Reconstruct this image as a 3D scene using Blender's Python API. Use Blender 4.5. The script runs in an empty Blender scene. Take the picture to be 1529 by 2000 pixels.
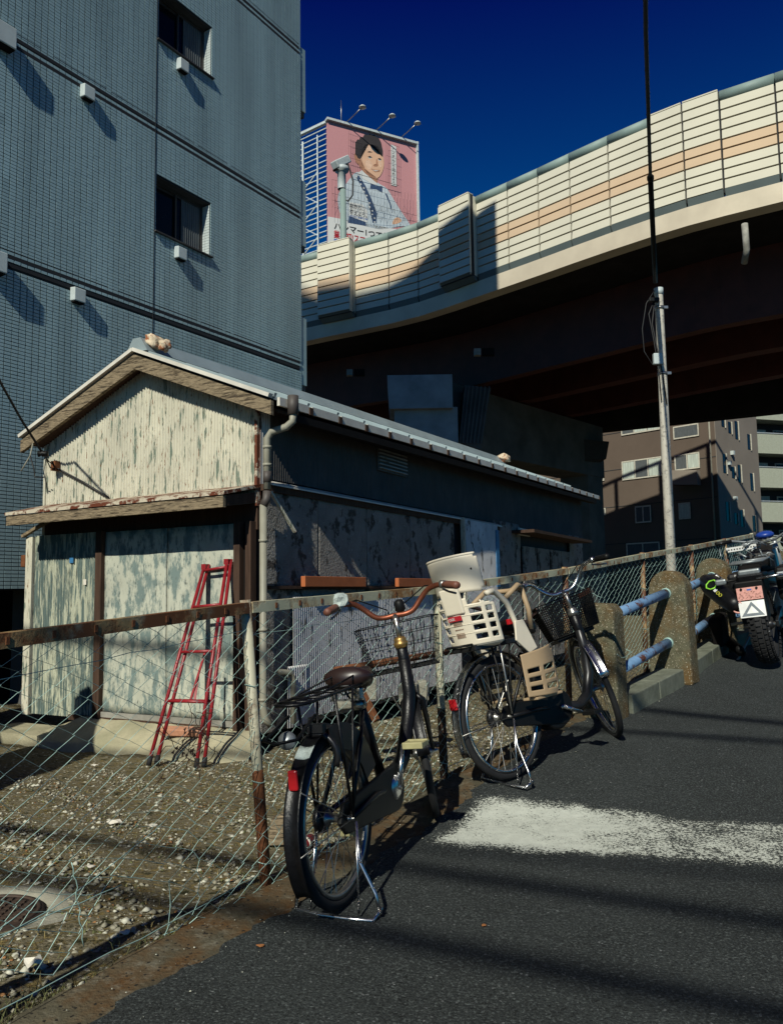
import bpy, bmesh, math, random
import numpy as np
from mathutils import Vector, Matrix
random.seed(7); RNG = np.random.default_rng(7)
rad = math.radians
scn = bpy.context.scene
COL = scn.collection

# ---------------------------------------------------------------- camera, sky, sun, exposure
CZ = 1.2
FPX, CXP, CYP = 1595.0, 764.5, 1000.0
_p, _r = rad(5.7), rad(0.86)
FW = Vector((0, math.cos(_p), math.sin(_p)))
_R0 = Vector((1, 0, 0)); _U0 = Vector((0, -math.sin(_p), math.cos(_p)))
UP = _U0*math.cos(_r) + _R0*math.sin(_r)
RT = _R0*math.cos(_r) - _U0*math.sin(_r)
cam_d = bpy.data.cameras.new('camera'); cam = bpy.data.objects.new('camera', cam_d); COL.objects.link(cam)
M = Matrix((RT, UP, -FW)).transposed().to_4x4(); M.translation = Vector((0, 0, CZ))
cam.matrix_world = M
cam_d.sensor_fit = 'HORIZONTAL'; cam_d.sensor_width = 36; cam_d.lens = 36*FPX/1529
cam_d.clip_start = 0.05; cam_d.clip_end = 3000
scn.camera = cam

SUN_H, SUN_E = 19.5, 37.0
SD = Vector((math.sin(rad(SUN_H))*math.cos(rad(SUN_E)), math.cos(rad(SUN_H))*math.cos(rad(SUN_E)), -math.sin(rad(SUN_E))))
world = bpy.data.worlds.new('World'); scn.world = world; world.use_nodes = True
wn = world.node_tree; wn.nodes.clear()
wo = wn.nodes.new('ShaderNodeOutputWorld'); wb = wn.nodes.new('ShaderNodeBackground')
sk = wn.nodes.new('ShaderNodeTexSky'); sk.sky_type = 'NISHITA'; sk.sun_disc = False
sk.sun_elevation = rad(SUN_E); sk.sun_rotation = rad(180+SUN_H)
sk.air_density = 1.0; sk.dust_density = 0.1; sk.ozone_density = 3.0; sk.altitude = 300
tint = wn.nodes.new('ShaderNodeMix'); tint.data_type = 'RGBA'; tint.blend_type = 'MULTIPLY'
tint.inputs[0].default_value = 1.0
wtc = wn.nodes.new('ShaderNodeTexCoord'); wsp = wn.nodes.new('ShaderNodeSeparateXYZ'); wmr = wn.nodes.new('ShaderNodeMapRange')
wmr.inputs[1].default_value = .28; wmr.inputs[2].default_value = .64; wmr.clamp = True
wmx = wn.nodes.new('ShaderNodeMix'); wmx.data_type = 'RGBA'; wmx.inputs[6].default_value = (0.01, .70, 1.18, 1); wmx.inputs[7].default_value = (0.012, .03, .62, 1)
wn.links.new(wtc.outputs['Generated'], wsp.inputs[0]); wn.links.new(wsp.outputs[2], wmr.inputs[0]); wn.links.new(wmr.outputs[0], wmx.inputs[0]); wn.links.new(wmx.outputs[2], tint.inputs[7])
wn.links.new(sk.outputs[0], tint.inputs[6]); wn.links.new(tint.outputs[2], wb.inputs[0])
wb.inputs[1].default_value = 0.056
wn.links.new(wb.outputs[0], wo.inputs[0])

sun_d = bpy.data.lights.new('sun', 'SUN'); sun = bpy.data.objects.new('sun', sun_d); COL.objects.link(sun)
sun_d.energy = 4.9; sun_d.angle = rad(0.5); sun_d.color = (1.0, 0.98, 0.84)
sun.rotation_euler = SD.to_track_quat('-Z', 'Y').to_euler()
scn.view_settings.view_transform = 'Standard'; scn.view_settings.look = 'None'
scn.view_settings.exposure = 0; scn.view_settings.gamma = 1
scn.render.resolution_x = 782; scn.render.resolution_y = 1024
scn.render.engine = 'CYCLES'

# ---------------------------------------------------------------- measuring helpers
def ray(x, y): return FW + RT*((x-CXP)/FPX) - UP*((y-CYP)/FPX)
def at(x, y, Y):
    d = ray(x, y); return Vector((0, 0, CZ)) + d*(Y/d.y)
def onz(x, y, z):
    d = ray(x, y); return Vector((0, 0, CZ)) + d*((z-CZ)/d.z)
def onpl(x, y, n, P):
    d = ray(x, y); t = (P-Vector((0, 0, CZ))).dot(n)/d.dot(n); return Vector((0, 0, CZ)) + d*t
ZRT = [(-30, -.75), (0, -.02), (2, .06), (2.9, .11), (3.9, .15), (4.4, .225), (5.1, .305), (5.65, .345), (6.6, .47), (7.0, .53), (7.9, .61), (9.2, .75), (12, .98), (16, 1.05), (60, 1.05)]
def zr(Y): return float(np.interp(Y, [a for a, b in ZRT], [b for a, b in ZRT]))
def zl(Y): return float(np.interp(Y, [-10, 1, 2.5, 3, 7, 9], [-.1, .0, .03, .03, -.17, -.2]))
def ground(x, y, f=zr):
    d = ray(x, y); t = .5
    for i in range(4000):
        p = Vector((0, 0, CZ)) + d*t
        if p.z <= f(p.y): return p
        t += .005
    return p
V = Vector

# ---------------------------------------------------------------- mesh builder
class MB:
    def __init__(s, xf=None): s.v = []; s.f = []; s.xf = xf; s.sm = []
    def add(s, vs, fs, smooth=False):
        b = len(s.v); s.v += [tuple(v) for v in vs]; s.f += [tuple(b+i for i in f) for f in fs]; s.sm += [smooth]*len(fs); return s
    def hexa(s, c8):
        return s.add(c8, [(0, 3, 2, 1), (4, 5, 6, 7), (0, 1, 5, 4), (1, 2, 6, 5), (2, 3, 7, 6), (3, 0, 4, 7)])
    def box(s, c, sz, ax=None):
        c = V(c); X, Y, Z = ax if ax else (V((1, 0, 0)), V((0, 1, 0)), V((0, 0, 1)))
        X = X*(sz[0]/2); Y = Y*(sz[1]/2); Z = Z*(sz[2]/2)
        return s.hexa([c-X-Y-Z, c+X-Y-Z, c+X+Y-Z, c-X+Y-Z, c-X-Y+Z, c+X-Y+Z, c+X+Y+Z, c-X+Y+Z])
    def quad(s, a, b, c, d): return s.add([a, b, c, d], [(0, 1, 2, 3)])
    def bar(s, a, b, w, h, up=V((0, 0, 1))):
        a = V(a); b = V(b); d = (b-a); L = d.length
        if L < 1e-6: return s
        d /= L; sd = d.cross(up)
        if sd.length < 1e-4: sd = d.cross(V((1, 0, 0)))
        sd.normalize(); u = sd.cross(d)
        return s.box((a+b)/2, (L, w, h), (d, sd, u))
    def tube(s, P, r, n=6, closed=False, cap=True):
        P = [V(p) for p in P]; m = len(P)
        rs = r if isinstance(r, (list, tuple)) else [r]*m
        T = []
        for i in range(m):
            if closed: t = P[(i+1) % m]-P[i-1]
            else: t = P[min(i+1, m-1)]-P[max(i-1, 0)]
            T.append(t.normalized() if t.length > 1e-9 else V((0, 0, 1)))
        a = V((0, 0, 1)) if abs(T[0].z) < .9 else V((1, 0, 0))
        N = (a - T[0]*a.dot(T[0])).normalized(); vs = []
        for i in range(m):
            N = N - T[i]*N.dot(T[i])
            if N.length < 1e-5: N = T[i].orthogonal()
            N.normalize(); B = T[i].cross(N)
            for k in range(n):
                an = 2*math.pi*k/n; vs.append(P[i] + (N*math.cos(an)+B*math.sin(an))*rs[i])
        fs = []
        for i in range(m if closed else m-1):
            j = (i+1) % m
            for k in range(n):
                l = (k+1) % n; fs.append((i*n+k, i*n+l, j*n+l, j*n+k))
        if cap and not closed:
            fs.append(tuple(range(n))[::-1]); fs.append(tuple((m-1)*n+k for k in range(n)))
        return s.add(vs, fs, n > 4)
    def lathe(s, prof, c=(0, 0, 0), ax='z', n=16, caps=False):
        c = V(c); vs = []; m = len(prof)
        for r, h in prof:
            for k in range(n):
                a = 2*math.pi*k/n; x, y = r*math.cos(a), r*math.sin(a)
                vs.append(c + (V((x, y, h)) if ax == 'z' else V((x, h, y)) if ax == 'y' else V((h, x, y))))
        fs = [(i*n+k, i*n+(k+1) % n, (i+1)*n+(k+1) % n, (i+1)*n+k) for i in range(m-1) for k in range(n)]
        if caps: fs += [tuple(range(n))[::-1], tuple((m-1)*n+k for k in range(n))]
        return s.add(vs, fs, True)
    def prism(s, poly, a, b):           # poly: list of points, extruded from offset a to offset b (vectors)
        m = len(poly); a = V(a); b = V(b)
        return s.add([V(p)+a for p in poly]+[V(p)+b for p in poly],
                     [tuple(range(m))[::-1], tuple(range(m, 2*m))]+[(i, (i+1) % m, m+(i+1) % m, m+i) for i in range(m)])
    def build(s, name, m, parent=None, local=False, bevel=0, solid=0, kind=None, fix=True):
        me = bpy.data.meshes.new(name)
        off = V((0, 0, 0))
        if parent is not None and not local: off = PBASE.get(parent.name, V((0, 0, 0)))
        vs = s.v
        if s.xf is not None: vs = [tuple(s.xf @ V(v)) for v in vs]
        if off.length > 0: vs = [(v[0]-off.x, v[1]-off.y, v[2]-off.z) for v in vs]
        me.from_pydata(vs, [], s.f); me.polygons.foreach_set('use_smooth', s.sm)
        if fix:
            bm = bmesh.new(); bm.from_mesh(me); bmesh.ops.recalc_face_normals(bm, faces=bm.faces); bm.to_mesh(me); bm.free()
        me.materials.append(m)
        o = bpy.data.objects.new(name, me); COL.objects.link(o)
        if parent is not None:
            o.parent = parent; PBASE[o.name] = off
        if bevel:
            md = o.modifiers.new('bevel', 'BEVEL'); md.width = bevel; md.segments = 2; md.limit_method = 'ANGLE'
        if solid:
            md = o.modifiers.new('solid', 'SOLIDIFY'); md.thickness = solid; md.offset = 0
        if kind: o['kind'] = kind
        return o
PBASE = {}
def thing(name, label, cat, loc=(0, 0, 0), group=None, rot=None):
    o = bpy.data.objects.new(name, None); COL.objects.link(o); o.empty_display_size = .1
    if rot is not None: o.matrix_world = Matrix.Translation(V(loc)) @ rot.to_4x4()
    else: o.location = loc
    o['label'] = label; o['category'] = cat
    if group: o['group'] = group
    PBASE[o.name] = V(loc) if rot is None else V((0, 0, 0)); return o
def tag(o, label, cat, group=None):
    o['label'] = label; o['category'] = cat
    if group: o['group'] = group
    return o
def setbase(o, base):     # a thing that is one mesh: move its origin to its own foot
    b = V(base); o.data.transform(Matrix.Translation(-b)); o.location = b; return o
def dupe(o, loc=None):
    c = o.copy(); COL.objects.link(c)
    for ch in [x for x in bpy.data.objects if x.parent == o]:
        d = ch.copy(); COL.objects.link(d); d.parent = c; d.matrix_parent_inverse = ch.matrix_parent_inverse.copy()
    return c

# ---------------------------------------------------------------- materials
def mat(name, col, rough=.6, metal=0, var=.2, scale=6, bump=0., bscale=80, spec=.5, stretch=(1, 1, 1),
        under=None, thr=.5, uscale=5, ustretch=(1, 1, 1), urough=None, edge=.03, under2=None, thr2=.6, u2scale=9, speck=None, spthr=.06, spscale=250, coat=0, grime=None):
    m = bpy.data.materials.new(name); m.use_nodes = True; nt = m.node_tree; N = nt.nodes; L = nt.links
    b = N['Principled BSDF']; b.inputs['Metallic'].default_value = metal; b.inputs['Roughness'].default_value = rough
    b.inputs['Specular IOR Level'].default_value = spec
    if coat: b.inputs['Coat Weight'].default_value = coat; b.inputs['Coat Roughness'].default_value = .1
    tc = N.new('ShaderNodeTexCoord')
    def mp(st):
        k = N.new('ShaderNodeMapping'); k.inputs['Scale'].default_value = st; L.new(tc.outputs['Object'], k.inputs[0]); return k.outputs[0]
    def noise(sc, st, det=6, ro=.6):
        k = N.new('ShaderNodeTexNoise'); k.inputs['Scale'].default_value = sc; k.inputs['Detail'].default_value = det; k.inputs['Roughness'].default_value = ro
        L.new(mp(st), k.inputs[0]); return k.outputs[0]
    def ramp(src, a, c):
        k = N.new('ShaderNodeMapRange'); k.inputs[1].default_value = a; k.inputs[2].default_value = c; k.clamp = True; L.new(src, k.inputs[0]); return k.outputs[0]
    def mix(f, A, B, mode='MIX'):
        k = N.new('ShaderNodeMix'); k.data_type = 'RGBA'; k.blend_type = mode
        if hasattr(f, 'links') or not isinstance(f, (int, float)): L.new(f, k.inputs[0])
        else: k.inputs[0].default_value = f
        for idx, q in ((6, A), (7, B)):
            if isinstance(q, tuple): k.inputs[idx].default_value = (*q[:3], 1)
            else: L.new(q, k.inputs[idx])
        return k.outputs[2]
    n1 = ramp(noise(scale, stretch), .3, .7)
    c = mix(n1, tuple(x*(1-var) for x in col), tuple(min(1, x*(1+var)) for x in col))
    hfac = None
    if grime is not None:
        c = mix(ramp(noise(scale*.4, (1, 1, 1), 4), .45, .75), c, grime)
    if under is not None:
        f = ramp(noise(uscale, ustretch, 9, .68), thr-edge, thr+edge); c = mix(f, c, under); hfac = f
    if under2 is not None:
        f2 = ramp(noise(u2scale, ustretch, 9, .7), thr2-edge, thr2+edge*2); c = mix(f2, c, under2)
    if speck is not None:
        k = N.new('ShaderNodeTexVoronoi'); k.inputs['Scale'].default_value = spscale; L.new(tc.outputs['Object'], k.inputs[0])
        cr = N.new('ShaderNodeSeparateColor'); L.new(k.outputs['Color'], cr.inputs[0])
        c = mix(ramp(cr.outputs[0], 1-spthr, 1-spthr+.01), c, speck)
    L.new(c, b.inputs['Base Color'])
    if bump or hfac is not None:
        bp = N.new('ShaderNodeBump'); bp.inputs['Distance'].default_value = .01; bp.inputs['Strength'].default_value = max(bump, .01)
        L.new(noise(bscale, (1, 1, 1), 3), bp.inputs['Height']); out = bp.outputs[0]
        if hfac is not None:
            b2 = N.new('ShaderNodeBump'); b2.inputs['Distance'].default_value = .003; b2.inputs['Strength'].default_value = .8; b2.invert = True
            L.new(hfac, b2.inputs['Height']); L.new(out, b2.inputs['Normal']); out = b2.outputs[0]
        L.new(out, b.inputs['Normal'])
    return m
MT = {}
MT['asphalt'] = mat('asphalt', (.033, .038, .038), .85, var=.25, scale=3, bump=1.2, bscale=120, spec=.25, speck=(.20, .21, .21), spthr=.010, spscale=150, grime=(.020, .023, .023), under=(.095, .108, .106), thr=.54, uscale=115, edge=.05, under2=(.008, .009, .009), thr2=.55, u2scale=95)
MT['lot'] = mat('lot_dirt', (.15, .13, .085), .95, var=.45, scale=14, bump=1, bscale=70, spec=.1, under=(.17, .13, .055), thr=.54, uscale=26, under2=(.03, .03, .014), thr2=.55, u2scale=14, speck=(.34, .32, .26), spthr=.06, spscale=60)
MT['far_ground'] = mat('far_ground', (.05, .05, .048), .95, var=.3, scale=.3)
MT['strip'] = mat('strip_concrete', (.085, .075, .05), .9, var=.35, scale=9, bump=.7, bscale=60, spec=.15, under=(.085, .045, .018), thr=.53, uscale=4.5, edge=.10, under2=(.20, .19, .15), thr2=.64, u2scale=16, speck=(.02, .018, .015), spthr=.04, spscale=120)
MT['kerb'] = mat('kerb_concrete', (.15, .16, .125), .9, var=.25, scale=12, bump=.6, bscale=90, spec=.2, grime=(.10, .11, .08))
MT['post_conc'] = mat('old_concrete', (.105, .10, .065), .95, var=.35, scale=20, bump=1, bscale=110, spec=.15, under=(.13, .075, .028), thr=.55, uscale=4, edge=.12, speck=(.32, .29, .22), spthr=.06, spscale=170)
MT['conc'] = mat('concrete', (.28, .27, .24), .9, var=.25, scale=5, bump=.4, bscale=50, spec=.2, grime=(.14, .13, .11))
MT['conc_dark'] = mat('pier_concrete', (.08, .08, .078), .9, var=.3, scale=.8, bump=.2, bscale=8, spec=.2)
MT['conc_white'] = mat('barrier_concrete', (.56, .53, .43), .8, var=.05, scale=.6, spec=.2, bump=.1, bscale=6)
MT['conc_peach'] = mat('barrier_peach', (.54, .40, .27), .8, var=.05, scale=.6, spec=.2)
MT['coping'] = mat('coping_steel', (.20, .27, .25), .6, var=.15, scale=1.5, spec=.4)
MT['band'] = mat('skirt_grey', (.10, .125, .125), .7, var=.1, scale=1, spec=.3)
MT['fascia'] = mat('fascia_concrete', (.56, .49, .38), .85, var=.12, scale=.7, spec=.2, grime=(.42, .36, .28))
MT['girder'] = mat('girder_red', (.07, .020, .014), .6, var=.25, scale=1.5, spec=.3)
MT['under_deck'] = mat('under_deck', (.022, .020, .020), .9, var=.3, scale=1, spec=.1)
MT['pier_skylit'] = mat('pier_concrete_skylit', (.24, .26, .27), .9, var=.2, scale=1.2, spec=.2)  # paler, bluer copy of the pier concrete: skylight put into the colour
MT['joint'] = mat('joint_dark', (.02, .02, .022), .9)
MT['tile'] = mat('glazed_tile', (.25, .355, .385), .32, var=.20, scale=.9, stretch=(2.2, 2.2, .25), spec=.5)
MT['tile_dark'] = mat('groove_dark', (.006, .008, .012), .8)
MT['grout'] = mat('grout', (.010, .014, .018), .9)
MT['vent'] = mat('vent_white', (.42, .47, .47), .5, var=.08)
MT['bldg_dark'] = mat('recess_dark', (.03, .032, .035), .9)
MT['glass'] = mat('window_glass', (.006, .007, .008), .15, spec=.18)
MT['curtain'] = mat('curtain', (.07, .08, .085), .9, var=.3, scale=9, stretch=(3, 3, .3))
MT['alu_dark'] = mat('frame_bronze', (.05, .045, .042), .5, metal=.3)
MT['alu'] = mat('aluminium', (.45, .46, .45), .45, metal=.5)
MT['shed_white'] = mat('shed_paint', (.50, .475, .38), .75, var=.14, scale=3, spec=.3, under=(.15, .19, .15), thr=.575, uscale=8, ustretch=(2.8, 2.8, .4), edge=.02, under2=(.14, .055, .02), thr2=.60, u2scale=24)
MT['shed_green'] = mat('shed_paint_worn', (.42, .43, .33), .7, var=.1, scale=3, spec=.3, under=(.10, .14, .13), thr=.485, uscale=7, ustretch=(3.2, 3.2, .4), edge=.04, under2=(.05, .045, .035), thr2=.60, u2scale=20)
MT['shed_door'] = mat('shed_door_paint', (.42, .43, .355), .7, var=.16, scale=2, spec=.3, under=(.15, .20, .19), thr=.515, uscale=6.5, ustretch=(1.5, 1.5, .6), edge=.05, under2=(.06, .055, .04), thr2=.62, u2scale=26)
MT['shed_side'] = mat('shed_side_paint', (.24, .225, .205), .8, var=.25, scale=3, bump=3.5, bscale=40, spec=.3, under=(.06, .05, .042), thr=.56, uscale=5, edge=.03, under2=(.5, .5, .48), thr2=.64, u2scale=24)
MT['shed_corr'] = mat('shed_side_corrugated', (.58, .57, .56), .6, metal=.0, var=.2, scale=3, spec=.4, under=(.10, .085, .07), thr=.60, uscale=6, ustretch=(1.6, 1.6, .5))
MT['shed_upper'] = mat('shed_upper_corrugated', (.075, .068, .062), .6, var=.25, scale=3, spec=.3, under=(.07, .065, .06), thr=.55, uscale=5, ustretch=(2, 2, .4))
MT['shed_stripe'] = mat('sheet_pale', (.24, .26, .28), .6, var=.15, scale=4, under=(.12, .10, .09), thr=.60, uscale=10)
MT['wood'] = mat('weathered_wood', (.20, .155, .10), .85, var=.45, scale=5, stretch=(3, 3, 18), bump=.5, bscale=60, spec=.2, under=(.06, .045, .03), thr=.56, uscale=7, ustretch=(.8, .8, 9))
MT['wood_brown'] = mat('brown_wood', (.055, .032, .022), .85, var=.35, scale=8, stretch=(4, 4, .4), spec=.2)
MT['board_orange'] = mat('orange_board', (.36, .105, .035), .7, var=.15, scale=6, spec=.3)
MT['roof_metal'] = mat('roof_sheet', (.26, .32, .34), .45, metal=.2, var=.15, scale=2, spec=.4)
MT['roof_white'] = mat('eave_sheet', (.55, .52, .46), .5, var=.15, scale=5, spec=.4)
MT['rust_edge'] = mat('rusty_white_edge', (.50, .44, .34), .7, var=.1, under=(.11, .028, .012), thr=.49, uscale=6, spec=.3)
MT['rust'] = mat('rust', (.13, .05, .022), .85, var=.4, scale=20, bump=.3, bscale=150, spec=.2)
MT['pipe'] = mat('pvc_pipe', (.25, .24, .19), .5, var=.12, scale=6, spec=.4, grime=(.22, .20, .15))
MT['pipe_dark'] = mat('dark_pipe_joint', (.06, .05, .045), .6)
MT['stone_orn'] = mat('ridge_tile_plaster', (.55, .45, .32), .85, var=.2, scale=12, bump=.8, bscale=40, under=(.24, .07, .02), thr=.53, uscale=10, edge=.04)
MT['ladder_red'] = mat('ladder_red', (.24, .012, .018), .42, var=.2, scale=14, spec=.5, under=(.10, .02, .015), thr=.64, uscale=30)
MT['rubber'] = mat('rubber', (.014, .014, .015), .75, var=.2, scale=20, spec=.3)
MT['fence_post'] = mat('fence_post_paint', (.40, .38, .28), .6, var=.12, scale=6, spec=.4, under=(.11, .045, .02), thr=.57, uscale=3.5, edge=.05)
MT['fence_post_rust'] = mat('fence_post_rust', (.30, .20, .10), .7, var=.3, scale=10, under=(.10, .04, .018), thr=.46, uscale=7, edge=.05)
MT['fence_rail'] = mat('fence_rail_paint', (.38, .38, .27), .65, var=.15, scale=8, spec=.3, under=(.22, .11, .04), thr=.54, uscale=5, edge=.07, under2=(.07, .025, .015), thr2=.66, u2scale=16)
MT['fence_rail_rust'] = mat('fence_rail_rusty', (.27, .19, .09), .75, var=.25, scale=9, spec=.3, under=(.13, .05, .018), thr=.46, uscale=5, edge=.06, under2=(.26, .27, .2), thr2=.64, u2scale=7)
MT['wire'] = mat('galvanised_wire', (.30, .44, .40), .5, metal=.2, var=.2, scale=30, spec=.4)
MT['wire_rust'] = mat('wire_rusty', (.10, .07, .045), .8, var=.3, scale=10)
MT['blue_pipe'] = mat('blue_rail_paint', (.13, .24, .40), .6, var=.2, scale=8, spec=.4, under=(.09, .028, .014), thr=.575, uscale=9, edge=.04, under2=(.33, .38, .42), thr2=.64, u2scale=12)
MT['pole'] = mat('pole_galvanised', (.46, .43, .37), .6, metal=0, var=.1, scale=8, spec=.3, under=(.30, .28, .25), thr=.58, uscale=20)
MT['black'] = mat('black_plastic', (.006, .006, .006), .5, spec=.2)
MT['black_gloss'] = mat('black_paint', (.004, .004, .005), .38, spec=.3, var=.5, scale=40, bump=.15, bscale=90)
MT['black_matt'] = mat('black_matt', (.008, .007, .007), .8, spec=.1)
MT['saddle_brown'] = mat('saddle_vinyl', (.020, .010, .009), .38, spec=.5)
MT['grip'] = mat('brown_grip', (.14, .05, .03), .6, var=.2, scale=60)
MT['bar_rust'] = mat('rusted_chrome', (.24, .075, .04), .45, metal=.7, var=.3, scale=25)
MT['chrome'] = mat('chrome', (.50, .50, .50), .26, metal=1, var=.2, scale=30, under=(.14, .07, .04), thr=.62, uscale=40)
MT['steel'] = mat('dull_steel', (.32, .31, .29), .35, metal=.9, var=.2, scale=30)
MT['brass'] = mat('brass_headset', (.40, .24, .08), .4, metal=.8)
MT['pedal_cream'] = mat('cream_pedal', (.33, .30, .15), .6, var=.15, scale=30)
MT['red_refl'] = mat('red_reflector', (.35, .008, .012), .25, spec=.6)
MT['beige'] = mat('beige_plastic', (.66, .59, .47), .5, var=.06, scale=6, spec=.4)
MT['tan'] = mat('tan_plastic', (.33, .235, .14), .55, var=.08, scale=6, spec=.35)
MT['cloth_pale'] = mat('pale_rag', (.33, .38, .36), .9, var=.25, scale=40, bump=.6, bscale=80)
MT['white_paint'] = mat('white_flat', (.75, .75, .72), .6)
MT['pink_plate'] = mat('pink_plate', (.55, .26, .22), .5, var=.2, scale=60)
MT['moto_frame'] = mat('moto_dark_metal', (.03, .03, .032), .35, metal=.6)
MT['moto_grey'] = mat('moto_grey', (.22, .24, .25), .4, metal=.5, var=.2, scale=20)
MT['green'] = mat('green_decal', (.25, .62, .05), .5)
MT['yellow'] = mat('yellow_green', (.40, .38, .03), .5)
MT['blue'] = mat('blue_plastic', (.01, .04, .24), .4)
MT['blue_sheet'] = mat('blue_strip', (.03, .14, .30), .6, var=.3, scale=20)
MT['manhole'] = mat('cast_iron', (.055, .035, .025), .7, metal=.3, var=.3, scale=20)
MT['brick'] = mat('pink_brick', (.42, .20, .12), .85, var=.15, scale=20, bump=.4)
MT['paper'] = mat('white_litter', (.62, .58, .50), .8, var=.1, scale=20)
MT['leaf'] = mat('dry_leaf', (.26, .10, .03), .8, var=.3, scale=30)
MT['can_red'] = mat('red_can', (.20, .015, .02), .35, metal=.2)
MT['apron'] = mat('apron_concrete', (.35, .32, .22), .9, var=.2, scale=5, bump=.8, bscale=35, spec=.2, grime=(.24, .23, .15))
MT['brown_wall'] = mat('brown_tiled_wall', (.105, .08, .063), .8, var=.08, scale=.5, spec=.2)
MT['grey_wall'] = mat('grey_brown_wall', (.22, .19, .16), .8, var=.08, scale=.5, spec=.2)
MT['win_white'] = mat('white_window_frame', (.45, .43, .36), .6)
MT['net'] = mat('net_curtain', (.40, .45, .40), .9, var=.25, scale=2.5, stretch=(4, 4, .3))
MT['balcony'] = mat('balcony_render', (.30, .32, .26), .85, var=.1, scale=8, spec=.2)
MT['bill_pink'] = mat('billboard_pink', (.50, .23, .24), .7, var=.03)
MT['bill_white'] = mat('billboard_white', (.60, .60, .58), .7, var=.03)
MT['shirt'] = mat('shirt_print', (.46, .52, .56), .7, var=.12, scale=.8)
MT['skin'] = mat('skin_print', (.62, .37, .24), .7, var=.12, scale=.5)
MT['skin_d'] = mat('skin_shade_print', (.36, .17, .10), .7)
MT['skin_l'] = mat('skin_light_print', (.68, .44, .31), .7)
MT['hair'] = mat('hair_print', (.025, .02, .022), .8)
MT['navy'] = mat('navy_print', (.03, .06, .13), .7)
MT['ink'] = mat('ink_black', (.015, .015, .016), .7)
MT['ink_red'] = mat('ink_red', (.42, .01, .02), .7)
MT['blue_print'] = mat('blue_print', (.03, .10, .35), .7)
MT['frame_white'] = mat('steel_frame_white', (.45, .50, .50), .6)
MT['lead'] = mat('black_cable', (.008, .008, .009), .6)
MT['block'] = mat('concrete_block', (.26, .25, .20), .9, var=.2, scale=12, bump=.5)
# ================================================================ THE SETTING: ground, lot, strip, road
def sheet(name, x0, x1, ys, zf, m, xf0=None, xf1=None, nx=12, kind='structure'):
    b = MB(); vs = []
    for y in ys:
        a = xf0(y) if xf0 else x0; c = xf1(y) if xf1 else x1
        for i in range(nx+1):
            vs.append((a+(c-a)*i/nx, y, zf(a+(c-a)*i/nx, y)))
    fs = [(j*(nx+1)+i, j*(nx+1)+i+1, (j+1)*(nx+1)+i+1, (j+1)*(nx+1)+i) for j in range(len(ys)-1) for i in range(nx)]
    b.add(vs, fs, True); return b.build(name, m, kind=kind)
# fence foot line (plan): measured posts
FB = [at(520, 1715, 3.2), at(868, 1532, 4.45), at(1113, 1410, 5.65), at(1262, 1322, 6.95), at(1360, 1300, 7.9)]
FXY = [(-4.6, -3.6), (-3.0, -.9), (-1.38, 1.72)] + [(p.x, p.y) for p in FB] + [(3.72, 8.95), (4.6, 10.1), (6.5, 12.4), (12, 19), (30, 42)]
def fx(y): return float(np.interp(y, [p[1] for p in FXY], [p[0] for p in FXY]))
MB().add([(-900, -300, -.9), (900, -300, -.9), (900, 1500, -.9), (-900, 1500, -.9)], [(0, 1, 2, 3)]).build('far_ground', MT['far_ground'], kind='structure')
ys = list(np.arange(-4, 14, .12)) + list(np.arange(14, 60, 2.))
def lotz(x, y):
    k = min(1, max(0, (fx(y)-x)/.5))
    return zl(y) + .02*math.sin(x*3.1+y*1.7)*k + .012*math.sin(x*9+y*7.3)
sheet('lot_ground', 0, 0, ys, lotz, MT['lot'], lambda y: -12, lambda y: fx(y)+.06, 60)
# worn concrete strip under the fence, with a real edge down to the lot
def sx0(y): return fx(y)-.03+.012*math.sin(y*23)+.008*math.sin(y*61)
def sx1(y): return fx(y)+.6
b = MB(); ysd = list(np.arange(-4, 14, .05)); vs = []
for y in ysd:
    z = zr(y)-.004
    vs += [(sx0(y), y, -1.0), (sx0(y), y, z-.012), (sx0(y)+.014, y, z), (sx1(y), y, z)]
b.add(vs, [(4*j+i, 4*j+i+1, 4*j+i+5, 4*j+i+4) for j in range(len(ysd)-1) for i in range(3)])
b.build('concrete_strip', MT['strip'], kind='structure')
def rx0(y):
    w = float(np.interp(y, [1.2, 2.2, 3.0, 4.2, 5.0, 5.8], [.17, .20, .26, .27, .20, .10]))
    return fx(y)+w+.016*math.sin(y*17+1)+.012*math.sin(y*41)+.008*math.sin(y*97)
ysr = list(np.arange(-4, 14, .03)) + list(np.arange(14, 60, 2.))
sheet('road', 0, 0, ysr, lambda x, y: zr(y), MT['asphalt'], rx0, lambda y: 14 if y < 30 else 60, 6)

# worn white road marking
def rg(x, y): return ground(x, y)
A, B_, C_, D_ = rg(852, 1648), rg(1640, 1712), rg(1640, 1618), rg(950, 1562)
b = MB(); nu, nv = 60, 12; vs = []
for j in range(nv+1):
    for i in range(nu+1):
        u, v = -.06+1.1*i/nu, -.25+1.5*j/nv
        p = (A*(1-u)+B_*u)*(1-v) + (D_*(1-u)+C_*u)*v
        vs.append((p.x, p.y, zr(p.y)+.004))
b.add(vs, [(j*(nu+1)+i, j*(nu+1)+i+1, (j+1)*(nu+1)+i+1, (j+1)*(nu+1)+i) for j in range(nv) for i in range(nu)])
ml = mat('road_line_paint', (.50, .52, .46), .7, var=.12, scale=20, spec=.3, bump=.5, bscale=120)
nt = ml.node_tree; N = nt.nodes; L = nt.links; bs = N['Principled BSDF']
uvm = N.new('ShaderNodeAttribute'); uvm.attribute_name = 'wear'
nz = N.new('ShaderNodeTexNoise'); nz.inputs['Scale'].default_value = 85; nz.inputs['Detail'].default_value = 5; nz.inputs['Roughness'].default_value = .8
nz2 = N.new('ShaderNodeTexNoise'); nz2.inputs['Scale'].default_value = 9; nz2.inputs['Detail'].default_value = 4
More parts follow.
